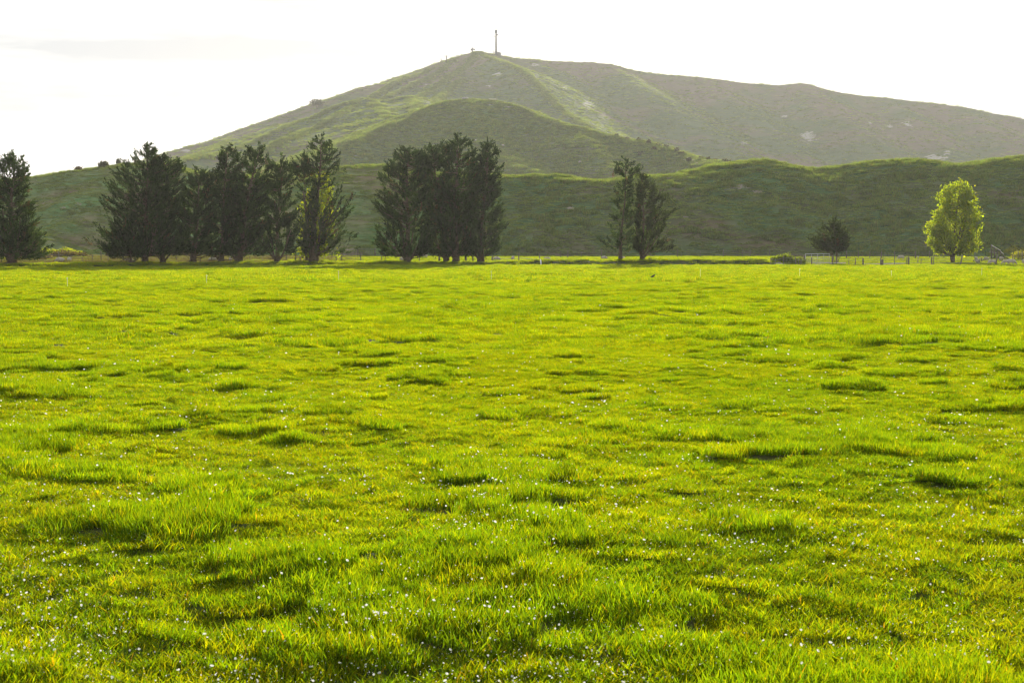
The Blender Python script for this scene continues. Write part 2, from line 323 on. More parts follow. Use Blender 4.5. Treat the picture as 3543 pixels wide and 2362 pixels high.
def hC(X, Y):
    xo = X + 8 * fbm(X * .014, Y * .014, 205, 4); yo = Y + 8 * fbm(X * .014, Y * .014, 215, 4)
    z = roof(xo, yo, R_C, 1.4)
    return z + 2.8 * fbm(X * .018, Y * .022, 221, 5, .6)
BARE = {'A': [(2545, 650, 45, 14), (2620, 665, 25, 10), (1213, 872, 34, 13), (1245, 862, 26, 10), (280, 655, 12, 5), (272, 708, 16, 9), (225, 720, 14, 5), (1975, 720, 22, 9), (2370, 750, 18, 7), (3430, 875, 24, 9)],
        'B': [(1700, 366, 30, 5), (1760, 372, 22, 4), (1240, 545, 26, 8)],
        'C': [(2035, 368, 26, 20), (1952, 315, 11, 12), (2788, 478, 30, 24), (3068, 440, 14, 10), (3128, 435, 18, 12), (3228, 548, 50, 17), (3270, 530, 20, 10), (2570, 498, 22, 8), (1720, 265, 26, 8), (1850, 232, 16, 6), (2705, 408, 14, 6), (3000, 430, 8, 8), (3540, 468, 16, 8), (645, 525, 26, 7), (1690, 305, 10, 5), (1480, 300, 6, 4)]}
def hill(name, label, fn, mat, us, ys, key):
    U, R = np.meshgrid(us, ys); X = U * R; Z = np.maximum(fn(X, R), -0.55)
    n = X.size; c = np.zeros((n, 3))
    ppx = CX + U * F / 1.0; ppy = HZ - (Z - CH) / R * F
    b = np.zeros(X.shape)
    for (x, y, rx, ry) in BARE[key]: b = np.maximum(b, np.exp(-(((ppx - x) / rx) ** 2 + ((ppy - y) / ry) ** 2)))
    c[:, 0] = b.ravel()
    if key == 'C':
        spur = Z - np.maximum(roof(X, R, R_C[:1], 1.0), 0); c[:, 2] = (sstep((spur - 12) / 24) * sstep((2900 - ppx) / 900 + .35) * np.clip(.75 + 1.2 * fbm(X * .02, R * .02, 821, 3), 0, 1)).ravel()
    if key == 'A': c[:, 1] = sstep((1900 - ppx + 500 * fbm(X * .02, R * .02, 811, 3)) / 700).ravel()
    link(name, np_mesh(name, np.stack([X, R, Z], -1).reshape(-1, 3), grid_quads(len(ys), len(us)), colors=c, smooth=True), mat, kind='structure', label=label, category='hill')
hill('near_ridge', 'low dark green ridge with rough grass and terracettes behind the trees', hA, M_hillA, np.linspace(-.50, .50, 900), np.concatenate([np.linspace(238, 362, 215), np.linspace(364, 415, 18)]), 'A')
hill('middle_hill', 'rounded green hill between the near ridge and the tall hill', hB, M_hillB, np.linspace(-.30, .24, 380), np.concatenate([np.linspace(440, 765, 150), np.linspace(770, 960, 24)]), 'B')
hill('far_hill', 'tall hazy brown green hill carrying the mast on its summit', hC, M_hillC, np.linspace(-.55, .52, 560), np.concatenate([np.linspace(640, 1370, 240), np.linspace(1380, 1800, 24)]), 'C')

# ------------------------------------------------------------------ scattered stuff: grass patches
def grass_patch(name, n, size, hgt, wid, palette, weights, seed, bend=.5, flat=False):
    g = np.random.default_rng(seed)
    a = g.random(n) * 2 * math.pi; r = size * .5 * np.sqrt(g.random(n)) * 1.15
    bx, by = r * np.cos(a), r * np.sin(a)
    h = hgt * (0.45 + .75 * g.random(n)) ; w_ = wid * (.6 + .8 * g.random(n))
    yaw = g.random(n) * 2 * math.pi; lean = g.normal(0, 1, n) * .28 * 1.0; la = g.random(n) * 2 * math.pi
    ld = np.stack([np.cos(la), np.sin(la)], 1)
    sd = np.stack([np.cos(yaw), np.sin(yaw)], 1)
    b = bend * (.3 + g.random(n))
    def lvl(t, ww, q):
        off = ld * (np.abs(lean) * t + b * t * t)[:, None] * h[:, None]
        z = h * (t - .35 * b * t * t)
        base = np.stack([bx + off[:, 0], by + off[:, 1], z - .01], 1)
        e = np.concatenate([sd * (w_ * ww * .5)[:, None], np.zeros((n, 1))], 1)
        return base - e, base + e
    l0, r0 = lvl(0, .8, 0); l1, r1 = lvl(.5, 1., 0); l2, r2 = lvl(1., .12, 0)
    V = np.stack([l0, r0, l1, r1, l2, r2], 1).reshape(-1, 3)
    i = np.arange(n)[:, None] * 6
    Q = np.concatenate([i + np.array([[0, 1, 3, 2]]), i + np.array([[2, 3, 5, 4]])])
    pal = np.array(palette); c = pal[g.choice(len(pal), n, p=np.array(weights) / sum(weights))] * (.75 + .5 * g.random((n, 1)))
    c = np.repeat(c, 6, 0)
    return np_mesh(name, V, Q, colors=c)
PAL = [(.090, .158, .006), (.126, .176, .005), (.168, .188, .005), (.056, .118, .008), (.20, .14, .02)]
HPAL = [(.064, .116, .030), (.086, .128, .034), (.100, .102, .044), (.046, .090, .028)]
RPAL = [(.095, .125, .03), (.13, .135, .035), (.125, .10, .06), (.10, .085, .065)]
def src_coll(name, objs):
    c = bpy.data.collections.new(name)
    for o in objs: c.objects.link(o)
    return c
def mk_src(cname, metas, mat):
    os_ = []
    for i, me in enumerate(metas):
        if not me.materials: me.materials.append(mat)
        o = bpy.data.objects.new('%s_%02d' % (cname, i), me); os_.append(o)
    return src_coll(cname, os_)
def scatter(name, P, rot, scl, idx, coll, label, cat):
    me = bpy.data.meshes.new(name); P = np.asarray(P, np.float32); n = len(P)
    me.vertices.add(n); me.vertices.foreach_set('co', P.ravel())
    for an, dat in (('rot', rot), ('scl', scl)):
        a_ = me.attributes.new(an, 'FLOAT_VECTOR', 'POINT'); a_.data.foreach_set('vector', np.asarray(dat, np.float32).ravel())
    a_ = me.attributes.new('idx', 'INT', 'POINT'); a_.data.foreach_set('value', np.asarray(idx, np.int32))
    o = link(name, me, None, kind='stuff', label=label, category=cat)
    g = bpy.data.node_groups.new(name, 'GeometryNodeTree')
    g.interface.new_socket('Geometry', in_out='INPUT', socket_type='NodeSocketGeometry'); g.interface.new_socket('Geometry', in_out='OUTPUT', socket_type='NodeSocketGeometry')
    N = g.nodes.new; gi, go = N('NodeGroupInput'), N('NodeGroupOutput'); ip = N('GeometryNodeInstanceOnPoints'); ci = N('GeometryNodeCollectionInfo')
    ci.inputs['Collection'].default_value = coll; ci.inputs['Separate Children'].default_value = True; ci.inputs['Reset Children'].default_value = True
    def na(nm, ty):
        q = N('GeometryNodeInputNamedAttribute'); q.data_type = ty; q.inputs['Name'].default_value = nm; return q.outputs['Attribute']
    k = g.links.new
    k(gi.outputs[0], ip.inputs['Points']); k(ci.outputs[0], ip.inputs['Instance']); ip.inputs['Pick Instance'].default_value = True
    k(na('idx', 'INT'), ip.inputs['Instance Index']); k(na('scl', 'FLOAT_VECTOR'), ip.inputs['Scale'])
    er = N('FunctionNodeEulerToRotation'); k(na('rot', 'FLOAT_VECTOR'), er.inputs[0]); k(er.outputs[0], ip.inputs['Rotation'])
    k(ip.outputs[0], go.inputs[0])
    md = o.modifiers.new('scatter', 'NODES'); md.node_group = g
    return o
def rots(n, tilt=.08):
    return np.stack([rng.normal(0, tilt, n), rng.normal(0, tilt, n), rng.random(n) * 6.283], 1)
# pasture, three patch sizes
TONE = [(6, 3, 1, 6, .1), (5, 4, 2, 4, .15), (4, 5, 4, 2, .2), (4, 5, 4, 2, .25), (2.5, 5, 5, 1, .1), (2.5, 5, 5, 1, .2)]     # deep green to yellow green
near_c = mk_src('near_patch', [grass_patch('near_patch', 620, .30, .049, .0046, PAL, TONE[i], 100 + i, .5) for i in range(6)], M_grass)
mid_c = mk_src('mid_patch', [grass_patch('mid_patch', 600, .55, .068, .0072, PAL, TONE[i], 200 + i, .45) for i in range(6)], M_grass)
far_c = mk_src('far_patch', [grass_patch('far_patch', 380, 1.0, .10, .022, PAL, TONE[i], 300 + i, .45) for i in range(6)], M_grass)
def field_pts(y0, y1, step, um):
    ys = []; 
    P = []
    y = y0
    while y < y1:
        n = int(2 * um * W(y) / step); x = (np.arange(n) + rng.random(n)) / n * 2 - 1
        P.append(np.stack([x * um * W(np.full(n, y)), y + rng.random(n) * step], 1)); y += step
    return np.concatenate(P)
def sow(name, P2, coll, nv, label, s0=1.0, hk=1.0):
    X, Y = P2[:, 0], P2[:, 1]
    c = clump(X, Y); px = px_of(X, Y)
    keep = Y < edge_y(px) + 1.5
    X, Y, c = X[keep], Y[keep], c[keep]; n = len(X)
    z = ground(X, Y)
    v = fbm(X * 2.4, Y * 2.2, 77, 2)
    tone_i = np.clip(np.floor(2.2 + 1.2 * sstep((Y - 20) / 80) + 2.4 * fbm(X * .35, Y * .3, 87, 3) + 3 * fbm(X * 1.7, Y * 1.5, 97, 2) - 1.6 * c + rng.normal(0, 1.1, n)), 0, 5)
    hz = hk * (.74 + .95 * c ** 1.3 + .75 * v + .25 * rng.random(n)); sx = s0 * (.9 + .3 * rng.random(n))
    scatter(name, np.stack([X, Y, z], 1), rots(n, .10), np.stack([sx, sx, np.maximum(hz, .5)], 1), tone_i, coll, label, 'grass')
sow('pasture_grass', field_pts(3.2, 24, .19, .43), near_c, 6, 'bright green pasture grass nearest the camera')
sow('pasture_grass', field_pts(24, 75, .40, .43), mid_c, 5, 'bright yellow green pasture grass across the middle of the field')
sow('pasture_grass', field_pts(75, 192, .72, .43), far_c, 4, 'sunlit yellow green pasture grass towards the trees')

# rough grass beyond the field edge, on the bank and on the flat
rough_m = [grass_patch('rough_patch', 200, 1.1, .32, .03, PAL if i < 2 else RPAL, (4, 5, 4, 3, .3) if i < 2 else ((4, 4, 2, 1) if i == 2 else (1, 2, 4, 4)), 400 + i, .45) for i in range(4)]
for q in rough_m[2:]: q.materials.append(M_weed)
rough_c = mk_src('rough_patch', rough_m, M_grass)
P2 = field_pts(140, 262, .85, .44); px = px_of(P2[:, 0], P2[:, 1]); e = edge_y(px)
keep = P2[:, 1] > e - .6; X, Y, px, e = P2[keep, 0], P2[keep, 1], px[keep], e[keep]; n = len(X)
bank = (Y - e) < 3.5
weedy = np.clip(sstep((1330 - px) / 250) * (1.0 + 1.6 * fbm(X * .07, Y * .07, 71, 3)), 0, 1) * (~bank)
idx = np.where(rng.random(n) < weedy, rng.integers(2, 4, n), rng.integers(0, 2, n))
hh = np.where(bank, .55 + .5 * rng.random(n) * (1 + 1.5 * np.clip(fbm(X * .3, Y * .3, 81, 2), 0, 1)), .45 + .4 * rng.random(n)) * (1 + 1.0 * weedy * rng.random(n))
hh = np.where((px > 2740) & ~bank, hh * .55, hh); hh = np.where((px > 2740) & bank, hh * .45, hh)
scatter('rough_grass', np.stack([X, Y, ground(X, Y)], 1), rots(n, .1), np.stack([np.ones(n), np.ones(n), hh], 1), idx, rough_c, 'longer rough grass on the bank and flat behind the field', 'grass')

# turf on the hills
hill_c = mk_src('hill_patch', [grass_patch('hill_patch', 110, 1.0, .30, .035, HPAL, (4, 4, 2, 3), 500 + i, .6) for i in range(4)], M_hgrass)
def sow_hill(name, fn, n, u0, u1, y0, y1, size, h, label, extra=None):
    u = u0 + (u1 - u0) * rng.random(n); Y = np.sqrt(y0 * y0 + (y1 * y1 - y0 * y0) * rng.random(n)); X = u * Y
    z = fn(X, Y); e = 3.0
    zx = fn(X, Y - e); k = (z > .3)
    X, Y, z = X[k], Y[k], z[k]; n = len(X)
    s = size * (.75 + .6 * rng.random(n)); hz = h * (.4 + .8 * rng.random(n)) * (.7 + 2.0 * sstep((fbm(X * .28, Y * .3, 333, 3) - .02) / .12))
    if fn is hA: hz = hz * (1 - .6 * sstep((1900 - px_of(X, Y)) / 600))
    scatter(name, np.stack([X, Y, z - .02], 1), rots(n, .12), np.stack([s, s, hz], 1), rng.integers(0, 4, n), hill_c, label, 'grass')
sow_hill('hill_grass', hA, 62000, -.43, .43, 246, 362, 1.35, .95, 'rough tussock grass covering the low near ridge')
sow_hill('hill_grass', hB, 36000, -.22, .20, 500, 765, 2.4, 1.5, 'grass covering the rounded middle hill')
sow_hill('hill_grass', hC, 50000, -.42, .42, 650, 1365, 3.4, 1.2, 'grass covering the tall far hill')

def sow_crest(name, fn, ridges, per_m, wd, size, h, label):  # taller tufts added along ridge lines to catch the sun as a rim
    XY = []
    for P, sf, sb, r in ridges:
        d = P[1:, :2] - P[:-1, :2]; ln = np.linalg.norm(d, axis=1); k = np.repeat(np.arange(len(ln)), (ln * per_m).astype(int) + 1)
        q = P[k, :2] + d[k] * rng.random((len(k), 1)) + rng.normal(0, wd, (len(k), 2)); XY.append(q)
    XY = np.concatenate(XY); X, Y = XY[:, 0], XY[:, 1]
    z = fn(X, Y); ok = z > .5; X, Y, z = X[ok], Y[ok], z[ok]; n = len(X); s = size * (.7 + .6 * rng.random(n)); hz = h * (.35 + rng.random(n)) * (.5 + 1.2 * noise(X * .15, Y * .15, 9))
    scatter(name, np.stack([X, Y, z - .02], 1), rots(n, .12), np.stack([s, s, hz], 1), rng.integers(0, 4, n), hill_c, label, 'grass')
sow_crest('crest_grass', hA, R_A[:1], 14, 2.2, 1.1, 1.7, 'added long backlit grass along the crest of the near ridge')
sow_crest('crest_grass', hB, R_B[:1], 7, 3.0, 2.0, 2.6, 'added long backlit grass along the crest of the middle hill')
sow_crest('crest_grass', hC, R_C[1:10], 6, 1.8, 2.4, 3.6, 'added backlit grass along the spurs of the tall far hill')

# dew on the near grass: matt white drops, sun glints put into their colour
ico = bmesh.new(); bmesh.ops.create_icosphere(ico, subdivisions=1, radius=1.0); dm = bpy.data.meshes.new('dew_drop'); ico.to_mesh(dm); ico.free()
dm.polygons.foreach_set('use_smooth', np.ones(len(dm.polygons), dtype=bool))
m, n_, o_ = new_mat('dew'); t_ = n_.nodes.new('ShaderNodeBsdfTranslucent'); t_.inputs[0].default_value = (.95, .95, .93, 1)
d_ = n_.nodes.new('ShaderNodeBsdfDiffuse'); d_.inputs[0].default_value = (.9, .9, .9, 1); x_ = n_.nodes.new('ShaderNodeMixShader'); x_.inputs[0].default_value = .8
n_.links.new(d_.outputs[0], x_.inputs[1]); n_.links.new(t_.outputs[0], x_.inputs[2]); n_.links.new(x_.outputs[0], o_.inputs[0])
dew_c = mk_src('dew_source', [dm], m)
n = 23000
q = 1010 + (2420 - 1010) * rng.random(n) ** .8; Y = CH * F / (q - HZ); X = (rng.random(n) * 2 - 1) * .42 * W(Y)
kd = rng.random(n) < .15 + 1.5 * np.clip(.5 + 2.2 * fbm(X * .8, Y * .6, 303, 3), 0, 1) ** 2; X, Y = X[kd], Y[kd]; n = len(X)
z = ground(X, Y) + .052 * (.72 + .95 * clump(X, Y) ** 1.3) * (.85 + .5 * rng.random(n))
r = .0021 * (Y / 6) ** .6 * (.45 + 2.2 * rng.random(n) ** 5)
scatter('dew_drops', np.stack([X, Y, z], 1), rots(n, .3), np.stack([r * (1 + rng.random(n)), r, r], 1), np.zeros(n), dew_c, 'dew drops coloured white as sun glints on the near grass blades', 'dew')

# ------------------------------------------------------------------ trees
def leaves(p, d, Ln, wr, col_, g, mat, name, parent):
    n = len(p); d = d / (np.linalg.norm(d, axis=1)[:, None] + 1e-9)
    ref = g.normal(0, 1, (n, 3)); s = np.cross(d, ref); s /= np.linalg.norm(s, axis=1)[:, None] + 1e-9
    a = p; c = p + d * Ln[:, None]; mid = p + d * (Ln * .55)[:, None]; wv = s * (Ln * wr * .5)[:, None]
    V = np.stack([a, mid - wv, c, mid + wv], 1).reshape(-1, 3)
    Q = np.arange(n * 4).reshape(-1, 4)
    return link(name, np_mesh(name, V, Q, colors=np.repeat(col_, 4, 0)), mat, parent)
def branch_curve(p0, p1, sag, m=6):
    s = np.linspace(0, 1, m)[:, None]
    mid = p0 * (1 - s) + p1 * s
    mid[:, 2] -= sag * (4 * s * (1 - s))[:, 0]
    return mid
def tree(name, label, Y, base_px, top, prof, seed, kind='conifer', trunk_r=.3, nbr=240, spr=6, nb=19, stems=(), leaf=.38, rise=(.12, .62), depth=1.0, lower=0, group=None, base_py=None, cat='tree', tints=None, tops=(), foliage_from=.3, sub=1.0):
    g = np.random.default_rng(seed)
    X0 = X_at(base_px, Y); z0 = float(ground(X0, Y)); root = thing(name, label, cat, (X0, Y, z0), 0, group)
    org = np.array((X0, Y, z0))
    T = at(top[0], top[1], Y) - org; H = T[2]
    pr = sorted([(at(0, p[0], Y)[2] - z0, X_at(p[1], Y) - X0, X_at(p[2], Y) - X0) for p in prof])
    ph = np.array([q[0] for q in pr]); pl = np.array([q[1] for q in pr]); pq = np.array([q[2] for q in pr])
    ph = np.append(ph, H); pl = np.append(pl, T[0] - .12); pq = np.append(pq, T[0] + .12)
    zb = ph[0]
    # trunk and limbs
    mb = MB(); ts = np.linspace(0, 1, 12)
    wob = np.stack([.12 * np.sin(ts * 7 + seed), .12 * np.sin(ts * 5 + seed * 2), 0 * ts], 1) * min(1, H / 10)
    wob[0] = 0
    axis = lambda z: np.array((T[0] * min(1, max(0, z / H)) ** 1.2, 0, z))
    main = np.array([axis(t * H * .96) for t in ts]) + wob; main[0, 2] = -.25
    rad = trunk_r * (1 - .93 * ts ** .8); rad[0] *= 1.45; rad[1] *= 1.05
    mb.tube(main, rad, 9)
    roots = [(np.array((0, 0, 0.)), None)]
    stem_ax = []
    for (dx, hh, rr) in stems:           # extra stems rising from the foot: horizontal reach in metres, height, radius
        dy = g.normal(0, .5); st = np.array([(0, 0, .1), (dx * .28, dy * .3, hh * .2), (dx * .62, dy * .7, hh * .5), (dx, dy, hh)])
        s = np.linspace(0, 1, 8); st = np.stack([np.interp(s, [0, .25, .6, 1], st[:, i]) for i in range(3)], 1)
        st += np.stack([.08 * np.sin(s * 6 + dx * 3), .06 * np.sin(s * 5), 0 * s], 1) * (s > 0)[:, None]
        mb.tube(st, rr * (1 - .7 * s), 7); stem_ax.append(st)
    for k in range(lower):               # bare low limbs
        a = g.choice([0, math.pi]) + g.normal(0, .5); ln = g.uniform(1.2, 3.0) * min(1, H / 12); zz = g.uniform(.06, .13) * H
        p0 = axis(zz * .6); p1 = p0 + np.array((math.cos(a) * ln, math.sin(a) * ln, ln * g.uniform(.1, .7)))
        mb.tube(branch_curve(p0, p1, .12 * ln, 6), np.linspace(.07, .015, 6) * (.6 + g.random() * .7), 5)
    # branches
    P = []; D = []; S = []; tone = []
    hs = np.linspace(zb, H, 120); wt = np.interp(hs, ph, pq) - np.interp(hs, ph, pl); wt = wt * 0.8 + .5; wt /= wt.sum()
    for i in range(nbr):
        z = float(g.choice(hs, p=wt)) + g.normal(0, .1)
        phi = g.random() * 2 * math.pi
        cx = T[0] * min(1, max(0, z / H)) ** 1.2
        l = cx - np.interp(z, ph, pl); r = np.interp(z, ph, pq) - cx
        cs = math.cos(phi); Rr = max(.12, (l * (1 - cs) + r * (1 + cs)) / 2)
        ry = max(.15, min(3.6, (l + r) / 2)) * depth
        lump = float(noise(np.array(phi * 1.6 + 40), np.array(z * 1.15), seed * 13)) - .5
        f = (1.0 - .30 * g.random() ** 2.0 if g.random() < .85 else g.uniform(.3, .7)) * (1.06 + .5 * lump if kind == 'conifer' else .97 + .8 * lump)
        tip = np.array((cx + cs * Rr * f, math.sin(phi) * ry * f, z + g.normal(0, .12)))
        reach = math.hypot(tip[0] - cx, tip[1]); zs = max(zb * .82, z - reach * g.uniform(*rise))
        zs = min(zs, z)
        p0 = axis(zs)
        if stem_ax and zs < stem_ax[0][-1][2]:
            best = min(stem_ax, key=lambda s_: abs(s_[-1][0] - tip[0]))
            if abs(best[-1][0] - tip[0]) < abs(cx - tip[0]): q = best[min(7, max(2, int(7 * zs / best[-1][2])))]; p0 = q.copy()
        c = branch_curve(p0, tip, .10 * reach)
        if i % 2 == 0 and tip[2] > zb + .08 * H: mb.tube(c, np.linspace(.02 + .018 * reach, .008, 6) * (trunk_r / .3) ** .5, 4, cap=False)
        m = max(2, int(spr * (.4 + .6 * min(1, reach / 2.2))))
        ss = foliage_from + (1 - foliage_from) * g.random(m) ** .55; ss[0] = 1
        tn = .55 + 1.0 * g.random()
        for s in ss:
            k = s * 5; j = min(4, int(k)); pt = c[j] + (c[j + 1] - c[j]) * (k - j); tg = c[min(5, j + 1)] - c[j]; tg = tg / (np.linalg.norm(tg) + 1e-6)
            P.append(pt); D.append(tg); S.append(.75 + .5 * g.random()); tone.append(tn * (.8 + .4 * g.random()))
    for (tpx, tpy) in list(tops) + [top]:   # leading shoots
        q = at(tpx, tpy, Y) - org
        for k in range(9):
            dz = k * .16 * leaf / .5; P.append(q - np.array((g.normal(0, .05 * k), g.normal(0, .05 * k), dz + .35))); D.append(np.array((g.normal(0, .3), g.normal(0, .3), 1.))); S.append(.8 + .03 * k); tone.append(1.)
    P = np.array(P); D = np.array(D); S = np.array(S); tone = np.array(tone); ns = len(P)
    kp = P[:, 2] > zb + .08 + .3 * g.random(ns); P, D, S, tone = P[kp], D[kp], S[kp], tone[kp]; ns = len(P)
    pp = np.repeat(P, nb, 0); dd = np.repeat(D, nb, 0); n = len(pp)
    ln = leaf * np.repeat(S, nb) * (.55 + .7 * g.random(n))
    if kind == 'conifer':
        fr = D + np.array((0, 0, .22)) + g.normal(0, .30, D.shape); fr /= np.linalg.norm(fr, axis=1)[:, None]; fr = np.repeat(fr, nb, 0)
        t_ = g.random(n) ** .8; pp = pp + fr * ((t_ - .55) * 1.05 * leaf / .42 * np.repeat(S, nb))[:, None] + g.normal(0, .10 * leaf / .42, (n, 3)) * (1.25 - t_)[:, None]
        dd = fr + g.normal(0, .40, (n, 3)) * (1.15 - .6 * t_)[:, None]; ln = ln * (1.0 - .25 * t_); wr = .25
        cc = np.array((.023, .042, .012)) * np.repeat(tone, nb)[:, None] * (.7 + .6 * g.random((n, 1)))
        br = np.repeat(g.random(ns) < .018, nb); cc[br] = np.array((.085, .05, .028)) * (.7 + .6 * g.random((br.sum(), 1)))
    else:
        dd = dd * .3 + g.normal(0, .8, (n, 3)) + np.array((0, 0, -.1)); pp = pp + g.normal(0, .26 * leaf / .28, (n, 3)); wr = .95
        cc = np.array((.105, .150, .014)) * (.75 + .5 * g.random((n, 1))) * np.repeat(.85 + .3 * tone / 1.4, nb)[:, None]
        cc = cc * np.where(g.random((n, 1)) < .25, np.array((1.3, 1.05, 1.)), np.array((1., 1., 1.)))
    if tints is not None: cc = cc * np.array(tints)
    mb.build('trunk', M_bark, root, smooth=True)
    leaves(pp, dd, ln, wr, cc, g, M_conifer if kind == 'conifer' else M_leaf, 'crown', root)
    return root
G1 = 'dark conifers in the long row'; G2 = 'dark conifers in the dense middle clump'
def ey(p, d=3.0): return float(edge_y(p)) + d
tree('conifer_tree', 'tall dark conifer at the left edge with many stems', ey(45), 45, (48, 526), [(898, -60, 130), (880, -75, 150), (850, -65, 160), (800, -45, 142), (750, -20, 124), (700, -12, 110), (650, 0, 108), (600, -2, 98), (570, 5, 90), (545, 22, 78)], 1,
     trunk_r=.42, nbr=330, stems=[(-2.2, 4.5, .2), (-1.0, 5, .24), (1.0, 5, .22), (-.5, 6, .2)], lower=5, tops=[(12, 552), (80, 548), (30, 530)], group=None)
tree('conifer_tree', 'small thin trunked conifer at the left end of the long row', ey(457, 2.4), 457, (455, 745), [(893, 405, 500), (870, 365, 505), (840, 360, 510), (800, 400, 500)], 2, trunk_r=.13, nbr=90, lower=6, leaf=.45, tops=[(380, 850)], group=G1)
tree('conifer_tree', 'tallest conifer on the left of the long row with a pointed top', ey(507), 507, (510, 498), [(884, 400, 600), (865, 352, 610), (830, 350, 610), (800, 345, 605), (750, 362, 600), (700, 385, 600), (660, 390, 590), (620, 398, 580), (590, 405, 570), (560, 438, 552), (530, 460, 545), (515, 475, 538)], 3,
     trunk_r=.34, nbr=380, stems=[(-1.5, 4.2, .2), (1.4, 4, .12)], lower=3, tops=[(466, 522), (538, 516), (443, 552), (408, 596)], group=G1)
tree('conifer_tree', 'rounded conifer just right of the tallest pointed one', ey(569, 3.4), 569, (562, 541), [(884, 510, 650), (860, 495, 655), (800, 500, 645), (700, 520, 650), (640, 525, 652), (600, 525, 650), (570, 535, 638), (552, 540, 622)], 4, trunk_r=.3, nbr=300, stems=[(1.6, 3.6, .13), (-1.4, 3.2, .12)], lower=5, tops=[(618, 546), (590, 540)], group=G1)
tree('conifer_tree', 'shorter broad conifer with a stout single trunk', ey(673, 3.4), 673, (697, 582), [(884, 615, 755), (860, 605, 750), (800, 615, 745), (700, 625, 748), (650, 636, 745), (610, 652, 738), (595, 670, 730)], 5, trunk_r=.36, nbr=290, lower=5, tops=[(665, 600), (735, 582)], group=G1)
tree('conifer_tree', 'flat topped conifer with a rusty patch near its top', ey(767, 3.8), 767, (790, 506), [(886, 720, 815), (860, 700, 830), (800, 705, 840), (720, 722, 850), (650, 745, 850), (600, 765, 850), (575, 772, 858), (545, 775, 845), (520, 768, 822), (510, 770, 815)], 6, trunk_r=.33, nbr=300, stems=[(-1.7, 3.5, .15)], lower=3, tops=[(768, 512), (815, 508), (846, 524)], group=G1)
tree('conifer_tree', 'tall conifer with twin tops and a flared trunk', ey(826, 3.2), 826, (898, 504), [(886, 765, 895), (860, 770, 925), (800, 775, 920), (720, 780, 925), (650, 790, 932), (600, 805, 936), (570, 846, 932), (545, 850, 918), (520, 852, 910)], 7, trunk_r=.42, nbr=360, stems=[(-1.6, 4, .2), (1.4, 5, .2)], lower=4, tops=[(862, 506), (925, 528), (880, 520)], group=G1)
tree('conifer_tree', 'open greyish conifer with low forked limbs', ey(960, 3.2), 960, (976, 549), [(880, 905, 1020), (850, 895, 1020), (800, 902, 1025), (720, 915, 1025), (660, 918, 1018), (610, 930, 1015), (580, 938, 1005), (560, 945, 990)], 8, trunk_r=.28, nbr=260, stems=[(-1.9, 4.2, .15), (2.0, 4.2, .16), (-.9, 5, .15)], lower=6, spr=6, tops=[(1002, 562), (945, 552)], group=G1)
tree('conifer_tree', 'tall slender topped conifer at the right end of the long row', ey(1085, 3.0), 1085, (1114, 470), [(884, 1050, 1165), (865, 1045, 1205), (845, 1050, 1222), (800, 1062, 1214), (750, 1075, 1208), (700, 1088, 1203), (650, 1095, 1192), (615, 1088, 1168), (590, 1072, 1165), (560, 1060, 1176), (535, 1052, 1170), (510, 1062, 1152), (490, 1075, 1142)], 9,
     trunk_r=.46, nbr=240, spr=6, stems=[(-1.1, 9, .3), (.9, 4, .3)], lower=3, tops=[(1080, 484), (1140, 480), (1055, 520), (1170, 560)], group=G1)
tree('conifer_tree', 'thin wispy conifer stem left of the slender topped one', ey(1062, 4.5), 1066, (1050, 548), [(860, 1028, 1080), (800, 1030, 1085), (740, 1038, 1085), (690, 1045, 1085), (640, 1035, 1085), (610, 1030, 1080), (580, 1016, 1080), (562, 1020, 1070)], 10, trunk_r=.16, nbr=110, spr=6, tops=[(1022, 556), (1068, 556)], group=G1)
tree('broadleaf_tree', 'sunlit yellow green leafy tree glowing behind the last conifer of the row', ey(1095, 4.6), 1100, (1120, 600), [(890, 1012, 1182), (880, 1012, 1180), (862, 1045, 1120), (840, 1040, 1140), (780, 1035, 1150), (720, 1042, 1150), (680, 1048, 1150), (640, 1070, 1140)], 11, kind='broad', trunk_r=.2, nbr=170, spr=6, nb=6, leaf=.30)
tree('conifer_tree', 'broad conifer on the left of the dense clump with ragged left side', ey(1409), 1409, (1412, 511), [(888, 1335, 1470), (868, 1297, 1490), (840, 1306, 1490), (800, 1312, 1490), (760, 1318, 1490), (720, 1300, 1490), (690, 1295, 1490), (660, 1320, 1490), (610, 1320, 1480), (580, 1345, 1475), (550, 1366, 1472), (525, 1368, 1455)], 12,
     trunk_r=.38, nbr=420, stems=[(-1.8, 4, .22), (2.2, 4, .24), (-.7, 5, .22), (.8, 4.5, .2)], lower=4, tops=[(1370, 517), (1440, 520), (1460, 525)], group=G2)
tree('conifer_tree', 'forked conifer in the dense clump left of its highest top', ey(1545, 4.2), 1545, (1491, 490), [(884, 1480, 1600), (850, 1470, 1600), (800, 1465, 1600), (700, 1462, 1600), (620, 1462, 1580), (560, 1468, 1570), (525, 1466, 1565), (508, 1474, 1555)], 13, trunk_r=.34, nbr=380, stems=[(-1.6, 4, .2), (1.2, 5, .2)], lower=4, tops=[(1540, 490), (1528, 495), (1470, 508)], group=G2)
tree('conifer_tree', 'highest conifer of the dense clump with a spiked top', ey(1577, 2.8), 1577, (1582, 461), [(886, 1520, 1640), (850, 1510, 1650), (800, 1505, 1655), (700, 1505, 1655), (620, 1520, 1655), (560, 1535, 1652), (530, 1552, 1652), (505, 1556, 1640), (485, 1566, 1605)], 14, trunk_r=.4, nbr=400, stems=[(1.3, 4, .2), (-.9, 4, .18)], lower=4, tops=[(1626, 480), (1565, 485), (1645, 510)], group=G2)
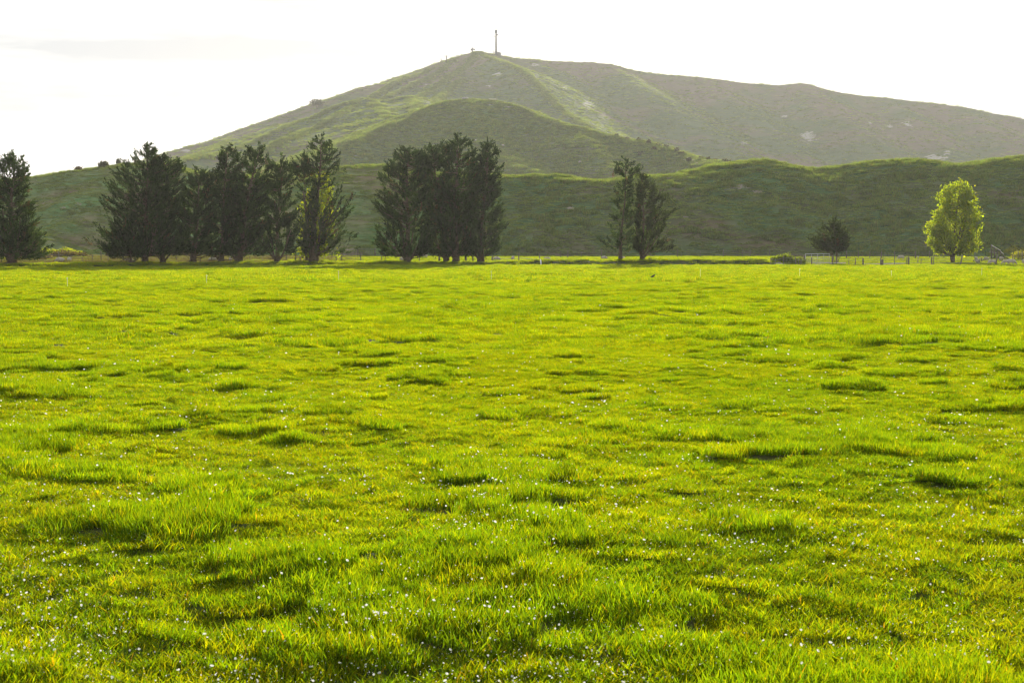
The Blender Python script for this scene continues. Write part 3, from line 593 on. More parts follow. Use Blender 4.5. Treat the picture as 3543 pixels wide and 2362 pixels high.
tree('conifer_tree', 'column shaped conifer on the right of the dense clump', ey(1663), 1663, (1690, 490), [(886, 1610, 1715), (868, 1605, 1730), (840, 1610, 1738), (780, 1615, 1738), (720, 1620, 1738), (680, 1625, 1732), (640, 1630, 1730), (600, 1640, 1738), (560, 1658, 1730), (530, 1660, 1722), (510, 1668, 1716)], 15, trunk_r=.42, nbr=400, stems=[(-1.4, 4, .18)], lower=2, tops=[(1714, 498), (1668, 515)], group=G2)
tree('conifer_tree', 'slender open conifer, taller of the pair right of centre', ey(2146), 2146, (2169, 550), [(878, 2122, 2170), (850, 2098, 2182), (825, 2088, 2184), (800, 2108, 2184), (770, 2110, 2184), (745, 2108, 2184), (720, 2128, 2182), (705, 2106, 2180), (685, 2134, 2178), (650, 2132, 2188), (615, 2144, 2184), (595, 2132, 2195), (578, 2124, 2205), (560, 2142, 2192)], 16,
     trunk_r=.24, nbr=130, spr=5, lower=2, foliage_from=.5, tops=[(2205, 572), (2130, 572)], leaf=.40)
tree('conifer_tree', 'bushy brownish conifer, shorter of the pair right of centre', ey(2221), 2221, (2224, 604), [(872, 2195, 2280), (855, 2196, 2316), (820, 2205, 2296), (790, 2203, 2304), (750, 2200, 2306), (720, 2200, 2316), (695, 2204, 2308), (670, 2208, 2290), (645, 2210, 2265), (625, 2214, 2245)], 17,
     trunk_r=.26, nbr=200, spr=5, stems=[(2.6, 4.5, .13), (1.5, 5, .14), (-1.0, 4.5, .12), (.6, 5, .13)], lower=2, tops=[(2261, 630), (2313, 668), (2236, 606)], foliage_from=.5, tints=(1.25, 1.05, 1.0), leaf=.44)
tree('conifer_tree', 'small dark lone conifer behind the stock gate', 189, 2891, (2884, 756), [(874, 2868, 2915), (862, 2850, 2925), (852, 2804, 2928), (845, 2820, 2926), (825, 2812, 2930), (810, 2825, 2926), (795, 2852, 2918), (782, 2855, 2908), (768, 2872, 2900)], 18,
     trunk_r=.15, nbr=190, spr=6, leaf=.36, stems=[(-.8, 1.6, .07), (.5, 1.6, .07)], tops=[(2845, 766), (2916, 792)], tints=(1.25, 1.05, .9))
tree('broadleaf_tree', 'bright yellow green leafy tree standing alone at the right', 197, 3290, (3322, 633), [(880, 3262, 3375), (868, 3240, 3385), (855, 3232, 3388), (835, 3210, 3372), (815, 3202, 3368), (795, 3206, 3378), (775, 3224, 3384), (752, 3228, 3388), (735, 3224, 3376), (715, 3220, 3370), (695, 3226, 3358), (670, 3236, 3350), (655, 3258, 3346), (642, 3292, 3340)], 19,
     kind='broad', trunk_r=.24, nbr=290, spr=8, nb=6, leaf=.29, foliage_from=.5, stems=[(.9, 5, .22), (-.5, 4.5, .18)], tops=[(3262, 652), (3286, 648), (3336, 636)], rise=(.3, .9))

# small wind-bent trees and bushes
def bush(name, label, cat, p, wd, h, seed, tint, n=160, leaf=.3, mat=None, group=None, stem=.04):
    g = np.random.default_rng(seed); root = thing(name, label, cat, p, 0, group)
    mb = MB(); P = []; D = []
    for k in range(9):
        a = g.random() * 6.283; e = np.array((math.cos(a) * wd * .42 * g.random(), math.sin(a) * wd * .4 * g.random(), h * g.uniform(.55, .95)))
        mb.tube(branch_curve(np.array((e[0] * .15, e[1] * .15, -.05 * h)), e, 0, 5), np.linspace(stem, stem * .25, 5), 4)
    a = g.random(n) * 6.283; ph = np.arccos(1 - g.random(n) * 1.25); rr = (.65 + .4 * g.random(n)) * (1 + .25 * np.sin(a * 3 + seed))
    P = np.stack([np.cos(a) * np.sin(ph) * wd * .5 * rr, np.sin(a) * np.sin(ph) * wd * .45 * rr, h * (.45 + .5 * np.cos(ph) * rr)], 1)
    P = np.repeat(P, 4, 0) + g.normal(0, leaf * .35, (n * 4, 3)); P[:, 2] = np.maximum(P[:, 2], .02)
    D = P * np.array((1, 1, .8)) + g.normal(0, .5 * wd, P.shape) + np.array((0, 0, .4 * h))
    mb.build('stem', M_bark, root)
    leaves(P, D, leaf * (.5 + .8 * g.random(len(P))), .55, np.array(tint) * (.6 + .8 * g.random((len(P), 1))), g, mat or M_conifer, 'foliage', root)
    return root
def on(fn, px, Y): X = X_at(px, Y); return (X, Y, float(fn(np.array([X]), np.array([float(Y)]))[0]))
bush('windswept_tree', 'small dark windswept tree on the skyline left of the summit', 'tree', on(hC, 1103, 1150), 9, 6.5, 41, (.04, .05, .02), leaf=1.3, stem=.25)
bush('shrub', 'dark shrub on the crest of the low left ridge', 'shrub', on(hA, 371, 354), 1.8, 1.3, 42, (.05, .055, .025), leaf=.5)
bush('shrub', 'tiny dark shrub on the left skyline beside the long row of conifers', 'shrub', on(hA, 421, 354), .9, 1.5, 43, (.03, .04, .02), n=60, leaf=.35)
bush('shrub', 'brown shrub halfway along the low left crest', 'shrub', on(hA, 283, 354), 1.6, 1.0, 44, (.08, .06, .03), n=80, leaf=.4)
for k, (p, Y) in enumerate([(2130, 655), (2165, 648), (2205, 640), (2240, 628), (2275, 620), (2300, 612), (2335, 600), (2352, 592), (2420, 575), (2445, 571), (2470, 563), (2495, 556), (2515, 548), (2260, 610), (2215, 612), (2380, 575)]):
    bush('hill_shrub', 'small dark shrub dotted along the right shoulder of the middle hill', 'shrub', on(hB, p, Y), 1.1 + (k * 37 % 10) / 8, .7 + (k * 53 % 10) / 14, 60 + k, (.05, .05, .028), n=40, leaf=.7, group='shrubs along the shoulder of the middle hill')
for k, p in enumerate([152, 163, 176, 186, 197, 207, 216, 228, 240, 252, 262, 275]):
    Y = 226 + (k * 7 % 5); X = X_at(p, Y)
    bush('yellow_bush', 'leafy yellow green bush in the low row under the left hill', 'shrub', (X, Y, float(ground(X, Y))), 1.1 + .1 * (k * 3 % 5), .9 + .12 * (k * 5 % 6), 90 + k, (.11, .14, .02), n=90, leaf=.24, mat=M_leaf, group='yellow green bushes under the left hill')
for lab, p, Y, wd, h in [('dark brown rush mound left of the stout trunked conifer', 645, 215, 4.0, 1.1), ('brown weedy mound behind the fence near the left sheep', 238, 196, 5.0, .9), ('low grey brown weed patch beside the left edge conifer', 125, 178, 3.6, .6), ('brown rush patch behind the thin trunked conifer', 430, 205, 4.0, .8)]:
    X = X_at(p, Y); bush('rush_clump', lab, 'rushes', (X, Y, float(ground(X, Y))), wd, h, int(p), (.09, .075, .05), n=260, leaf=.35)
for lab, p, Y, wd, h in [('green bush beside the dark tall post of the stock yard', 2716, 184, 1.6, 1.0), ('dark leafy weed clump under the wooden yard panel', 2752, 183, 2.4, .8), ('leafy weeds at the right end of the grassy bank', 2690, 184, 1.8, .7), ('pale bushy weed on the slope at the far right', 3528, 206, 3.0, 1.2), ('dark bramble on the slope above the ramp at the right edge', 3510, 236, 5.0, 1.8)]:
    X = X_at(p, Y); z = float(ground(X, Y)) if Y < 230 else max(float(ground(X, Y)), on(hA, p, Y)[2])
    bush('weed_clump', lab, 'weeds', (X, Y, z), wd, h, int(p), (.07, .10, .025) if p < 3500 else (.09, .10, .04), n=200, leaf=.26, mat=M_leaf)

# ------------------------------------------------------------------ fences, gates, posts
def gz(X, Y): return float(ground(X, Y))
def post(parent, org, p, Y, h, r=.06, lean=0., mat=None, name='post'):
    X = X_at(p, Y); z = gz(X, Y); b = np.array((X, Y, z)) - org
    return MB().tube([b - (0, 0, .15), b + (lean * .5, 0, h * .5), b + (lean, 0, h)], [r * 1.05, r, r * .95], 7).build(name, mat or M_wood, parent)
def fence(name, label, posts, Y, wires=(.35, .7, 1.0), wr=.012, batten=None, h_wire=None, mat=None, Yf=None, cat='fence'):
    """posts: (px, height, radius, lean)"""
    YY = (lambda p: Y) if Yf is None else Yf
    p0 = posts[0][0]; o = np.array((X_at(p0, YY(p0)), YY(p0), 0.)); o[2] = gz(o[0], o[1])
    t = thing(name, label, cat, o)
    for p in posts: post(t, o, p[0], YY(p[0]), p[1], p[2], p[3] if len(p) > 3 else 0, p[4] if len(p) > 4 else mat)
    for hw in wires:
        pts = []
        for p in posts:
            X = X_at(p[0], YY(p[0])); pts.append(np.array((X + (p[3] if len(p) > 3 else 0) * hw, YY(p[0]), gz(X, YY(p[0])) + min(hw, p[1] * .97))) - o + (0, -p[2] - .01, 0))
        MB().tube(pts, wr, 4).build('wire', M_wire, t)
    if batten:
        a, b, st, h, r = batten; q = a
        while q <= b: post(t, o, q, YY(q), h, r, 0, M_wood, 'batten'); q += st
    return t
fence('paddock_fence', 'leaning wooden post and wire fence along the right end of the field',
      [(2664, 1.0, .05), (2680, .8, .04), (2708, 1.35, .05, .0), (2749, 1.1, .06), (2760, .9, .05), (2767, .75, .06, .05), (2805, 1.15, .08), (2878, 1.15, .07), (2890, 1.2, .05), (2933, .95, .05), (2954, 1.1, .07, .12), (2982, 1.0, .10), (3042, 1.1, .05), (3047, .85, .13),
       (3051, 1.15, .05), (3090, 1.0, .05), (3133, 1.1, .06), (3139, 1.15, .11), (3181, .85, .05, .05), (3218, 1.1, .09), (3225, 1.3, .05), (3317, 1.35, .08, .25), (3439, 1.3, .09, .25), (3560, 1.2, .07)], 180)
def rail(px0, py0, px1, py1, Y, r, mat, name, parent, o, k=6, flat=None):
    a, b = at(px0, py0, Y) - o, at(px1, py1, Y) - o
    m = (a + b) / 2 + (0, 0, rng.normal(0, .012))
    return MB().tube([a, m, b], r, k).build(name, mat, parent)
# stock gate
Y = 186; o = at(2786, 906, Y); o[2] = gz(o[0], Y); t = thing('stock_gate', 'galvanised seven bar farm gate in front of the lone small conifer', 'gate', o)
for q in (878.5, 887, 892.5, 897, 901, 904.5, 908): rail(2787, q, 2871, q - .6, Y, .032 if q > 879 else .042, M_galv, 'bar', t, o)
for p in (2787, 2808, 2829, 2850, 2871): rail(p, 909, p, 878, Y - .06, .022, M_galv, 'upright', t, o)
Y = 187; o = at(2782, 908, Y); o[2] = gz(o[0], Y); t = thing('gate_posts', 'pair of dark strainer posts holding the stock gate', 'post', o)
for p in (2781, 2876): post(t, o, p, Y, 1.35, .12, 0)
Y = 185; o = at(2730, 908, Y); o[2] = gz(o[0], Y); t = thing('stock_yard_fence', 'dark weathered board fence panel left of the stock gate', 'fence', o)
for p, h in ((2730, 1.45), (2748, 1.2), (2777, 1.3)): post(t, o, p, Y, h, .08)
for q in (883, 889, 895, 900): 
    a, b = at(2730, q, Y - .1) - o, at(2778, q + 1, Y - .1) - o
    MB().box((a + b) / 2, (abs(b[0] - a[0]), .03, .15)).build('board', M_wood, t)
for lab, x0, y0, x1, y1, Y in [('long pale timber beam lying under the stock gate', 2808, 909, 2926, 909.5, 184), ('upper pale timber rail right of the lone small conifer', 2990, 914.5, 3132, 911, 181.5), ('lower pale timber rail lying close to the grass', 3052, 920, 3100, 918, 181)]:
    a, b = at(x0, y0, Y), at(x1, y1, Y); m = (a + b) / 2; t = thing('timber_beam', lab, 'timber', (m[0], m[1], gz(m[0], Y)))
    L_ = np.linalg.norm(b - a); ang = math.atan2(b[2] - a[2], b[0] - a[0]); zc = max(m[2], gz(m[0], Y) + .12) - gz(m[0], Y)
    rt = np.array(Matrix.Rotation(-ang, 3, 'Y')); MB().box((0, 0, zc), (L_, .16, .13), rt).build('beam', M_pale, t)
    for s in (-.36, 0.05, .38): MB().box((s * L_, .02, zc * .5 - .08), (.14, .2, zc - .02)).build('bearer', M_wood, t)
fence('yard_fence', 'netting fence with pale top rail behind the yellow green tree',
      [(2896, 1.1, .07), (2924, 1.25, .08), (2965, 1.2, .06), (3005, 1.15, .06), (3045, 1.2, .06), (3090, 1.2, .06), (3162, 1.25, .1), (3210, 1.15, .06), (3260, 1.15, .06), (3330, 1.1, .06)], 214, (.35, .65, .95), .010, batten=(2900, 3326, 13, .95, .014))
Y = 213.8; o = at(2924, 890, Y); t = thing('top_rail', 'long pale rail along the top of the netting fence', 'rail', o)
prev = 2924
for p in (3005, 3090, 3162, 3260): rail(prev, 883.5, p, 883.5, Y, .028, M_wood, 'rail', t, o); prev = p
fence('mid_fence', 'thin post and wire fence behind the grassy bank', [(1940, 1.2, .06), (1964, 1.35, .08), (2010, 1.1, .04), (2080, 1.4, .06), (2150, 1.1, .05), (2250, 1.1, .05), (2342, 1.4, .07), (2420, 1.1, .05), (2500, 1.4, .06), (2567, 1.35, .06), (2592, 1.3, .06, .1), (2660, 1.3, .06)], 222, (.5, .85, 1.15), .013)
fence('tree_line_fence', 'dark post and wire fence running behind the long row of conifers', [(-60, 1.1, .05), (12, 1.4, .06), (110, 1.0, .05), (209, 1.35, .06), (290, .9, .05), (325, 1.05, .05), (355, 1.5, .06), (379, 1.0, .05), (430, .9, .06), (492, .9, .05), (527, 1.4, .05), (615, .9, .06), (697, 1.5, .06), (735, 1.3, .05),
       (868, 1.45, .05), (912, .9, .05), (994, .9, .06), (1025, 1.0, .08), (1041, 1.8, .07), (1054, .8, .05), (1165, 1.1, .07), (1184, 1.8, .07), (1250, 1.2, .08), (1322, 1.0, .06), (1334, 1.6, .06), (1453, 1.6, .06), (1521, 1.1, .14), (1612, 1.15, .15), (1638, 1.2, .10, -.08), (1702, 1.0, .06)], 200,
      (.4, .7, .95), .012, Yf=lambda p: float(edge_y(p)) + 10)
fence('batten_fence', 'pale close batten fence far behind between the two conifer groups', [(1190, 1.6, .07), (1240, 1.6, .08), (1300, 1.6, .08)], 236, (1.0, 1.4), .012, batten=(1196, 1298, 6, 1.45, .03))
Y = 236; o = at(1304, 905, Y); o[2] = gz(o[0], Y); t = thing('wooden_gate', 'weathered grey wooden gate at the end of the batten fence', 'gate', o)
for p in (1305, 1328, 1349): rail(p, 905, p, 888, Y, .07, M_wood, 'upright', t, o)
for q in (889.5, 894, 898, 902): rail(1305, q, 1349, q, Y - .09, .06, M_wood, 'bar', t, o)
Y = 206; o = at(1795, 905, Y); o[2] = gz(o[0], Y); t = thing('broken_fence', 'sagging pale rail fence beside the white post', 'fence', o)
for p, h in ((1704, 1.1), (1795, 1.3), (1866, 1.15)): post(t, o, p, Y, h, .08)
rail(1704, 894, 1795, 894.5, Y - .1, .03, M_pale, 'rail', t, o)
for (a, b, c, d) in ((1799, 892.5, 1830, 896), (1830, 896, 1866, 894), (1799, 900.5, 1866, 901), (1799, 905, 1850, 905.5)): rail(a, b, c, d, Y - .1, .035, M_galv, 'rail', t, o)
Y = 183; X = X_at(1871, Y); t = thing('marker_post', 'leaning white marker post at the field edge right of the dense clump', 'post', (X, Y, gz(X, Y)))
MB().tube([(.05, 0, -.2), (0, 0, .4), (-.04, 0, .85)], [.10, .10, .09], 8).build('shaft', M_white, t); MB().tube([(-.041, 0, .85), (-.044, 0, .9)], [.095, .04], 8).build('cap', M_white, t)
# loading ramp rails and slope fence at the right edge
Y = 207; o = at(3452, 895, Y); o[2] = gz(o[0], Y); t = thing('ramp_rail', 'sloping pale rails of the loading ramp at the far right', 'ramp', o)
for (x0, y0, x1, y1, r, m_) in ((3431, 848, 3463, 867, .06, M_pale), (3431, 856, 3463, 874, .04, M_wood), (3431, 863, 3466, 881, .04, M_wood), (3463, 871, 3473, 879, .07, M_pale)): rail(x0, y0, x1, y1, Y - .12, r, m_, 'rail', t, o)
for p, q in ((3430, 846), (3441, 856), (3452, 863), (3463, 866), (3472, 878)): rail(p, 893, p, q, Y, .08, M_wood, 'post', t, o)
mb = MB(); V = []; 
def mound(name, label, p, Y, wx, wy, h, seed, mat):
    X = X_at(p, Y); g = np.linspace(-1, 1, 22); A, B = np.meshgrid(g, g); rr = np.sqrt(A * A + B * B)
    z = h * (sstep(1 - rr) * 1.1 + .5 * fbm(A * 2.3 + seed, B * 2.3, seed, 4) * (rr < 1.05) * np.clip(1.2 - rr, 0, 1)) - .05 * h
    gx = A * wx + X; gy = B * wy + Y
    z = z + ground(gx, gy) - gz(X, Y) - .03
    t = thing(name, label, 'mound', (X, Y, gz(X, Y)))
    link('soil', np_mesh('soil', np.stack([A * wx, B * wy, z], -1).reshape(-1, 3), grid_quads(22, 22), smooth=True), mat, t); return t
mound('earth_mound', 'grey heap of bare earth left of the stock gate', 2694, 181, 1.3, 1.2, .5, 3, M_dirt)
mound('earth_mound', 'low spread of pale earth beneath the timber beam', 2850, 182, 4.2, 1.6, .22, 5, M_dirt)
mound('earth_mound', 'earth ramp heap under the sloping rails at the right', 3448, 209, 2.6, 2.5, .7, 7, M_ground)
fence('slope_fence', 'dark post fence at the right edge beyond the sheep', [(3497, .9, .06), (3503, .8, .05), (3516, 1.35, .07), (3530, 1.25, .08), (3590, 1.2, .08)], 204, (.4, .7, 1.0), .012)
fence('stub_posts', 'row of short stub posts in the grass among the sheep', [(3363, .35, .06), (3391, .7, .09), (3172, 1.05, .06, 0, M_white), ][:2], 199, (), .01)
Y = 195; X = X_at(3171, Y); t = thing('marker_post', 'short pale post with white top inside the paddock', 'post', (X, Y, gz(X, Y))); MB().tube([(0, 0, -.1), (0, 0, .8)], .06, 7).build('shaft', M_wood, t); MB().tube([(0, 0, .8), (0, 0, .98)], .062, 7).build('cap', M_white, t)
Y = 180.5; o = at(3220, 915, Y); t = thing('brace_pole', 'diagonal wooden brace leaning from the paddock fence', 'pole', o); rail(3222, 910, 3235, 922, Y, .05, M_wood, 'pole', t, o)
# temporary electric-fence posts out in the field
for lab, p, q in [('thin white electric fence post in the field at the left', 237, 996), ('thin white electric fence post below the stout trunked conifer', 718, 990), ('thin white electric fence post below the last conifer of the row', 1173, 978), ('thin white electric fence post below the dense clump', 1700, 972),
                  ('thin white electric fence post below and right of the pair', 2421, 962), ('thin white electric fence post below the yard panel', 2764, 962), ('thin white electric fence post below the white rails', 3080, 968), ('thin white electric fence post below the yellow green tree', 3392, 962)]:
    Y = CH * F / (q - HZ); X = X_at(p, Y); h = 34 / F * Y; t = thing('electric_fence_post', lab, 'post', (X, Y, gz(X, Y)), group='electric fence posts in the field')
    MB().tube([(0, 0, -.1), (0, 0, h * .9)], .007, 6).build('rod', M_white, t)
    a = np.linspace(0, 5.6, 9); MB().tube(np.stack([.03 * np.sin(a), 0 * a, h * .9 + .03 - .03 * np.cos(a)], 1), .007, 5).build('loop', M_white, t)

# ------------------------------------------------------------------ masts and poles on the summit
Y = 1300; b = on(hC, 1717, Y); t = thing('antenna_mast', 'tall grey monopole mast with antenna head on the summit', 'mast', b)
H = at(1717, 104, Y)[2] - b[2]
MB().tube([(0, 0, -2), (0, 0, H * .5), (0, 0, H * .88)], [.85, .75, .62], 10).build('pole', M_grey, t, smooth=True)
MB().tube([(0, 0, H * .86), (0, 0, H * .87), (0, 0, H * .995), (0, 0, H)], [.6, 1.15, 1.15, .5], 10).build('antenna_head', M_grey, t)
MB().tube([(.9, -.4, H * .80), (1.25, -.9, H * .80)], [.7, .75], 10).build('dish', M_grey, t); MB().tube([(-.6, 0, H * .72), (-1.4, 0, H * .72), (-1.4, 0, H * .78)], .2, 6).build('bracket', M_grey, t); MB().tube([(.6, 0, H * .42), (1.9, 0, H * .42)], .18, 6).build('bracket', M_grey, t)
zf = lambda p: on(hC, p, Y)
for lab, p, ww, hh in [('grey equipment cabinet right of the tall mast foot', 1723, 2.0, 2.8), ('small grey cabinet further right of the tall mast', 1729, 1.8, 2.4)]:
    c = zf(p); t = thing('equipment_cabinet', lab, 'cabinet', c); MB().box((0, 0, hh / 2 - .4), (ww, 2.2, hh + .4)).build('body', M_grey, t); MB().box((0, 0, hh - .1), (ww + .3, 2.5, .25)).build('roof', M_grey, t); MB().box((0, -1.13, hh * .45), (ww * .6, .06, hh * .7)).build('door', M_tank, t)
c = zf(1707); t = thing('compound_fence', 'low compound fence around the foot of the tall mast', 'fence', c)
for p in (1707, 1714, 1721, 1728, 1734):
    q = np.array(zf(p)) - c; MB().tube([q + (0, -3, -1), q + (0, -3, 2.6)], .3, 5).build('post', M_grey, t)
for hh in (1.2, 2.4):
    MB().tube([np.array(zf(p)) - c + (0, -3, hh) for p in (1707, 1714, 1721, 1728, 1734)], .16, 4).build('rail', M_grey, t)
Y = 1297; b = on(hC, 1637, Y); t = thing('dish_mast', 'short mast with dishes on the summit left of the tall mast', 'mast', b); H = at(1637, 162, Y)[2] - b[2]
MB().tube([(0, 0, -1), (0, 0, H * .6), (.35, 0, H)], [.6, .5, .2], 7).build('pole', M_grey, t)
for (x, z, r) in ((-1.2, .42, .8), (-.9, .55, .6), (1.3, .50, .75)): MB().tube([(x, -.3, H * z), (x + .15, -.8, H * z)], [r * .7, r], 9).build('dish', M_grey, t)
MB().tube([(0, 0, H * .72), (1.6, 0, H * .36)], .28, 5).build('arm', M_grey, t); MB().tube([(0, 0, H * .70), (-1.0, 0, H * .45)], .2, 5).build('arm', M_grey, t)
for lab, p, tp, arm in [('bare utility pole on the left skyline of the summit', 1529, 203, 0), ('utility pole with crossarm just left of the summit', 1547, 193, 1)]:
    Y = 1272; b = on(hC, p, Y); t = thing('utility_pole', lab, 'pole', b); H = at(p, tp, Y)[2] - b[2]
    MB().tube([(0, 0, -1), (0, 0, H)], [.42, .32], 7).build('pole', M_wood, t)
    if arm: MB().box((0, -.25, H - .5), (3.6, .22, .28)).build('crossarm', M_wood, t); MB().tube([(.1, -.4, H * .45), (.1, -.4, H * .62)], .45, 7).build('transformer', M_grey, t)
b = on(hB, 1611, 754); t = thing('water_tank', 'small dark water tank on top of the middle hill', 'tank', b); MB().tube([(0, 0, -.4), (0, 0, 1.3), (0, 0, 1.5)], [1.6, 1.6, .3], 14).build('tank', M_tank, t); MB().tube([(1.7, 0, 0), (1.7, 0, 1.0)], .08, 6).build('pipe', M_tank, t)
Y = 750; b = np.array(on(hB, 1705, Y)); t = thing('hill_gate', 'pale wooden gate panel on the crest of the middle hill', 'gate', b)
for x in (-2.1, 2.1): MB().tube([(x, 0, -.3), (x, 0, 2.1)], .13, 6).build('post', M_wood, t)
for z in (.5, .9, 1.3, 1.8): MB().box((0, -.16, z), (4.0, .06, .16)).build('rail', M_pale, t)
def crest_fence(name, label, fn, pp, h, r, dy=0.):
    c = np.array(on(fn, pp[0][0], pp[0][1])); t = thing(name, label, 'fence', c); tops = []
    for p, Y in pp:
        q = np.array(on(fn, p, Y + dy)) - c; MB().tube([q - (0, 0, .4), q + (0, 0, h)], r, 5).build('post', M_wood, t); tops.append(q + (0, 0, h * .85))
    MB().tube(tops, .03, 4).build('wire', M_wire, t)
crest_fence('crest_fence', 'post and wire fence along the right crest of the middle hill', hB, [(p, float(np.interp(p, [1690, 1770, 1900, 2000, 2200, 2400, 2530], [750, 740, 705, 680, 640, 585, 540]))) for p in range(1740, 2420, 34)], 1.3, .09)
crest_fence('crest_fence', 'fence posts along the left skyline of the tall hill', hC, [(p, float(np.interp(p, [690, 780, 850, 960], [1030, 1060, 1080, 1115]))) for p in range(700, 960, 20)], 1.9, .14)

# ------------------------------------------------------------------ sheep
def sheep_mesh(pose):
    vs_ = []; es = []; rs = []
    def chain(pts, par=None):
        ids = []
        for (x, y, z, a, b) in pts:
            vs_.append((x, y, z)); rs.append((a, b)); i = len(vs_) - 1
            if ids: es.append((ids[-1], i))
            elif par is not None: es.append((par, i))
            ids.append(i)
        return ids
    sp = chain([(0, 0, .60, .25, .27), (.28, 0, .61, .26, .27), (.48, 0, .60, .22, .23)])
    bk = chain([(-.28, 0, .60, .26, .27), (-.46, 0, .57, .20, .21), (-.55, 0, .50, .06, .07)], sp[0])
    if pose == 'graze': chain([(.66, 0, .46, .13, .13), (.78, 0, .28, .09, .10), (.86, 0, .16, .075, .075), (.93, 0, .06, .045, .045)], sp[2])
    else: chain([(.62, 0, .78, .13, .13), (.70, 0, .93, .095, .10), (.82, 0, .95, .075, .08), (.94, 0, .90, .05, .05)], sp[2])
    for x, par in ((.36, sp[1]), (-.34, bk[0])):
        for s in (-1, 1): chain([(x, s * .13, .38, .085, .085), (x + (.02 if x > 0 else .03), s * .13, .22, .045, .045), (x + (.02 if x > 0 else -.02), s * .13, .0, .035, .035)], par)
    me = bpy.data.meshes.new('sheep_skel'); me.from_pydata(vs_, es, []); ob = bpy.data.objects.new('tmp', me); col.objects.link(ob)
    md = ob.modifiers.new('s', 'SKIN'); sv = me.skin_vertices[0].data
    for i, r in enumerate(rs): sv[i].radius = r; sv[i].use_root = (i == 0)
    ss = ob.modifiers.new('d', 'SUBSURF'); ss.levels = 1; ss.render_levels = 1
    dg = bpy.context.evaluated_depsgraph_get(); dg.update(); m = bpy.data.meshes.new_from_object(ob.evaluated_get(dg)); bpy.data.objects.remove(ob)
    m.polygons.foreach_set('use_smooth', np.ones(len(m.polygons), dtype=bool)); m.materials.clear(); m.materials.append(M_wool); m.name = 'sheep_' + pose
    return m
SH = {k: sheep_mesh(k) for k in ('graze', 'stand')}
ear = MB().tube([(0, 0, 0), (-.02, .07, -.01), (-.03, .13, -.03)], [.02, .035, .008], 5).mesh('ear'); ear.materials.append(M_wool)
ear2 = MB().tube([(0, 0, 0), (-.02, -.07, -.01), (-.03, -.13, -.03)], [.02, .035, .008], 5).mesh('ear'); ear2.materials.append(M_wool)
def sheep(label, p, Y, pose, rz, s=1.0, fn=None, dz=0.0):
    X = X_at(p, Y); z = gz(X, Y) if fn is None else float(fn(np.array([X]), np.array([float(Y)]))[0])
    t = thing('sheep', label, 'sheep', (X, Y, z + dz), math.radians(rz), 'sheep grazing'); t.scale = (s * .84, s * .84, s * .84)
    link('body', SH[pose], None, t)
    hx, hz = (.80, .27) if pose == 'graze' else (.72, .98)
    e1 = link('ear', ear, None, t); e1.location = (hx, .06, hz); e2 = link('ear', ear2, None, t); e2.location = (hx, -.06, hz)
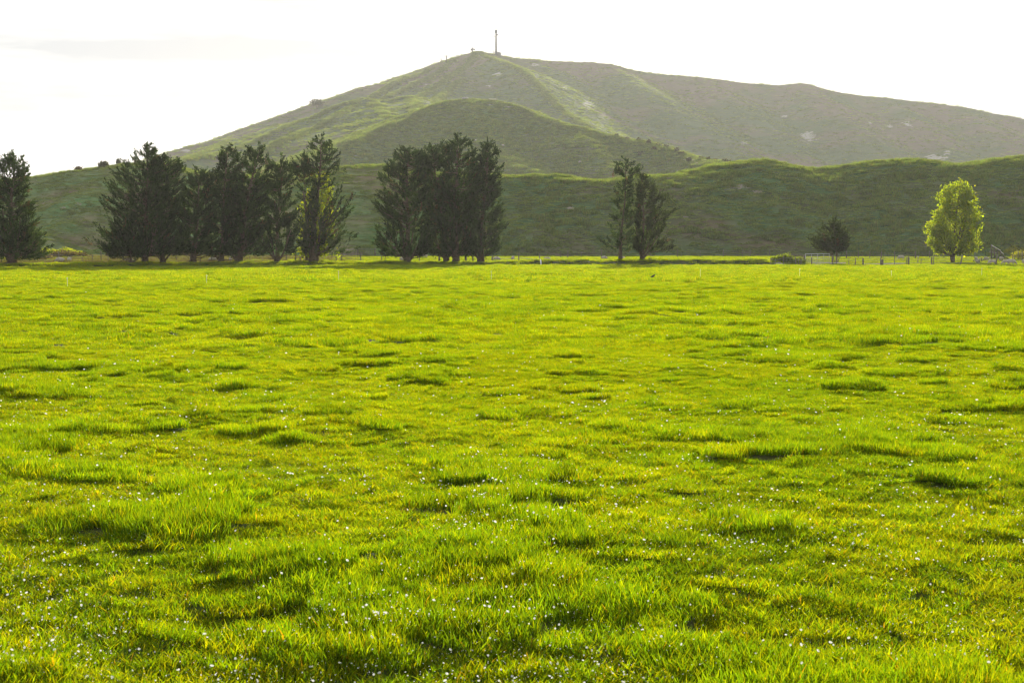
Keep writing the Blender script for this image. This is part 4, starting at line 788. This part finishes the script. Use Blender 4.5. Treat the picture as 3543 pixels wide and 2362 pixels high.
for a in [('sheep seen from behind at the left of the far right trio', 3372, 201, 'graze', 85), ('sheep seen from behind in the middle of the far right trio', 3407, 201, 'graze', 110), ('sheep seen from behind at the right of the far right trio', 3459, 201, 'graze', 95),
          ('sheep with raised head standing in front of the far right trio', 3377, 190, 'stand', -80), ('sheep grazing beside the slanting post at the right', 3429, 187, 'graze', 185), ('small pale sheep half hidden behind the big grazing one', 3478, 186, 'graze', 175),
          ('largest sheep, grazing head down at the right', 3490, 183, 'graze', -8, 1.12), ('sheep cut off by the right edge of the picture', 3540, 187, 'stand', 15), ('sheep lying low in front of the netting fence', 3114, 206, 'graze', 190),
          ('sheep behind the left trunk of the dense clump', 1392, 204, 'graze', 60), ('sheep behind the dense clump, left of the pair there', 1442, 222, 'graze', 190), ('sheep walking behind the dense clump', 1471, 218, 'stand', 178),
          ('sheep between the dense clump and the broken fence', 1717, 208, 'graze', 10), ('sheep in front of the sagging broken fence', 1774, 209, 'graze', 80), ('sheep showing its back right of the white post', 1891, 205, 'graze', 0), ('sheep back showing left of the slender open conifer', 2088, 207, 'graze', 20),
          ('sheep at the foot of the slender open conifer', 2156, 204, 'graze', 100), ('sheep by a fence post right of the left edge conifer', 215, 162, 'graze', 180), ('small sheep back in the brown weeds at the left', 245, 163, 'graze', 90), ('sheep back behind the thin trunked conifer', 449, 172, 'graze', 20),
          ('sheep left of the flat topped conifer trunk', 742, 181, 'graze', 185), ('sheep beside the flared trunk with twin tops', 802, 183, 'graze', 110)]:
    sheep(*a)
for lab, p, Y, rz in [('sheep on the middle hill above the dense clump, left one', 1647, 652, 190), ('sheep on the middle hill above the dense clump, right one', 1741, 640, 185), ('lone sheep on the middle hill above the gap in the trees', 2006, 600, 190),
                   ('leftmost sheep of the flock below the middle hill crest', 2365, 578, 180), ('second sheep from the left of the flock on the middle hill', 2375, 581, 20), ('sheep in the centre of the flock on the middle hill', 2394, 572, 200),
                   ('sheep lowest of the flock on the middle hill', 2405, 561, 10), ('rightmost sheep of the flock on the middle hill', 2434, 566, 170), ('sheep standing apart left of the flock on the middle hill', 2340, 560, 95)]:
    sheep(lab, p, Y, 'graze', rz, 1.35, hB)
# a bird feeding in the field
Y = 84; X = X_at(2257, Y); t = thing('bird', 'small dark bird standing in the field below the pair of conifers', 'bird', (X, Y, gz(X, Y) + .1), math.radians(20)); t.scale = (1.0, 1.0, 1.0)
MB().tube([(-.19, 0, .10), (-.10, 0, .12), (-.02, 0, .15), (.06, 0, .19), (.10, 0, .235), (.125, 0, .25), (.15, 0, .245), (.185, 0, .238)], [.008, .03, .06, .055, .032, .034, .018, .003], 8).build('body', M_bird, t, smooth=True)
for s in (-.022, .022): MB().tube([(.01, s, .12), (.02, s, -.1)], .006, 5).build('leg', M_bird, t)

# ------------------------------------------------------------------ haze
m, n_, o_ = new_mat('haze'); v_ = n_.nodes.new('ShaderNodeVolumePrincipled')
v_.inputs['Color'].default_value = (.96, .96, .93, 1); v_.inputs['Density'].default_value = 0.000095; v_.inputs['Anisotropy'].default_value = 0.35
n_.links.new(v_.outputs[0], o_.inputs['Volume'])
MB().box((0, 1150, 119), (5200, 2500, 242)).build('haze', m, None, kind='stuff', label='pale sunlit haze filling the air over the valley', category='haze')
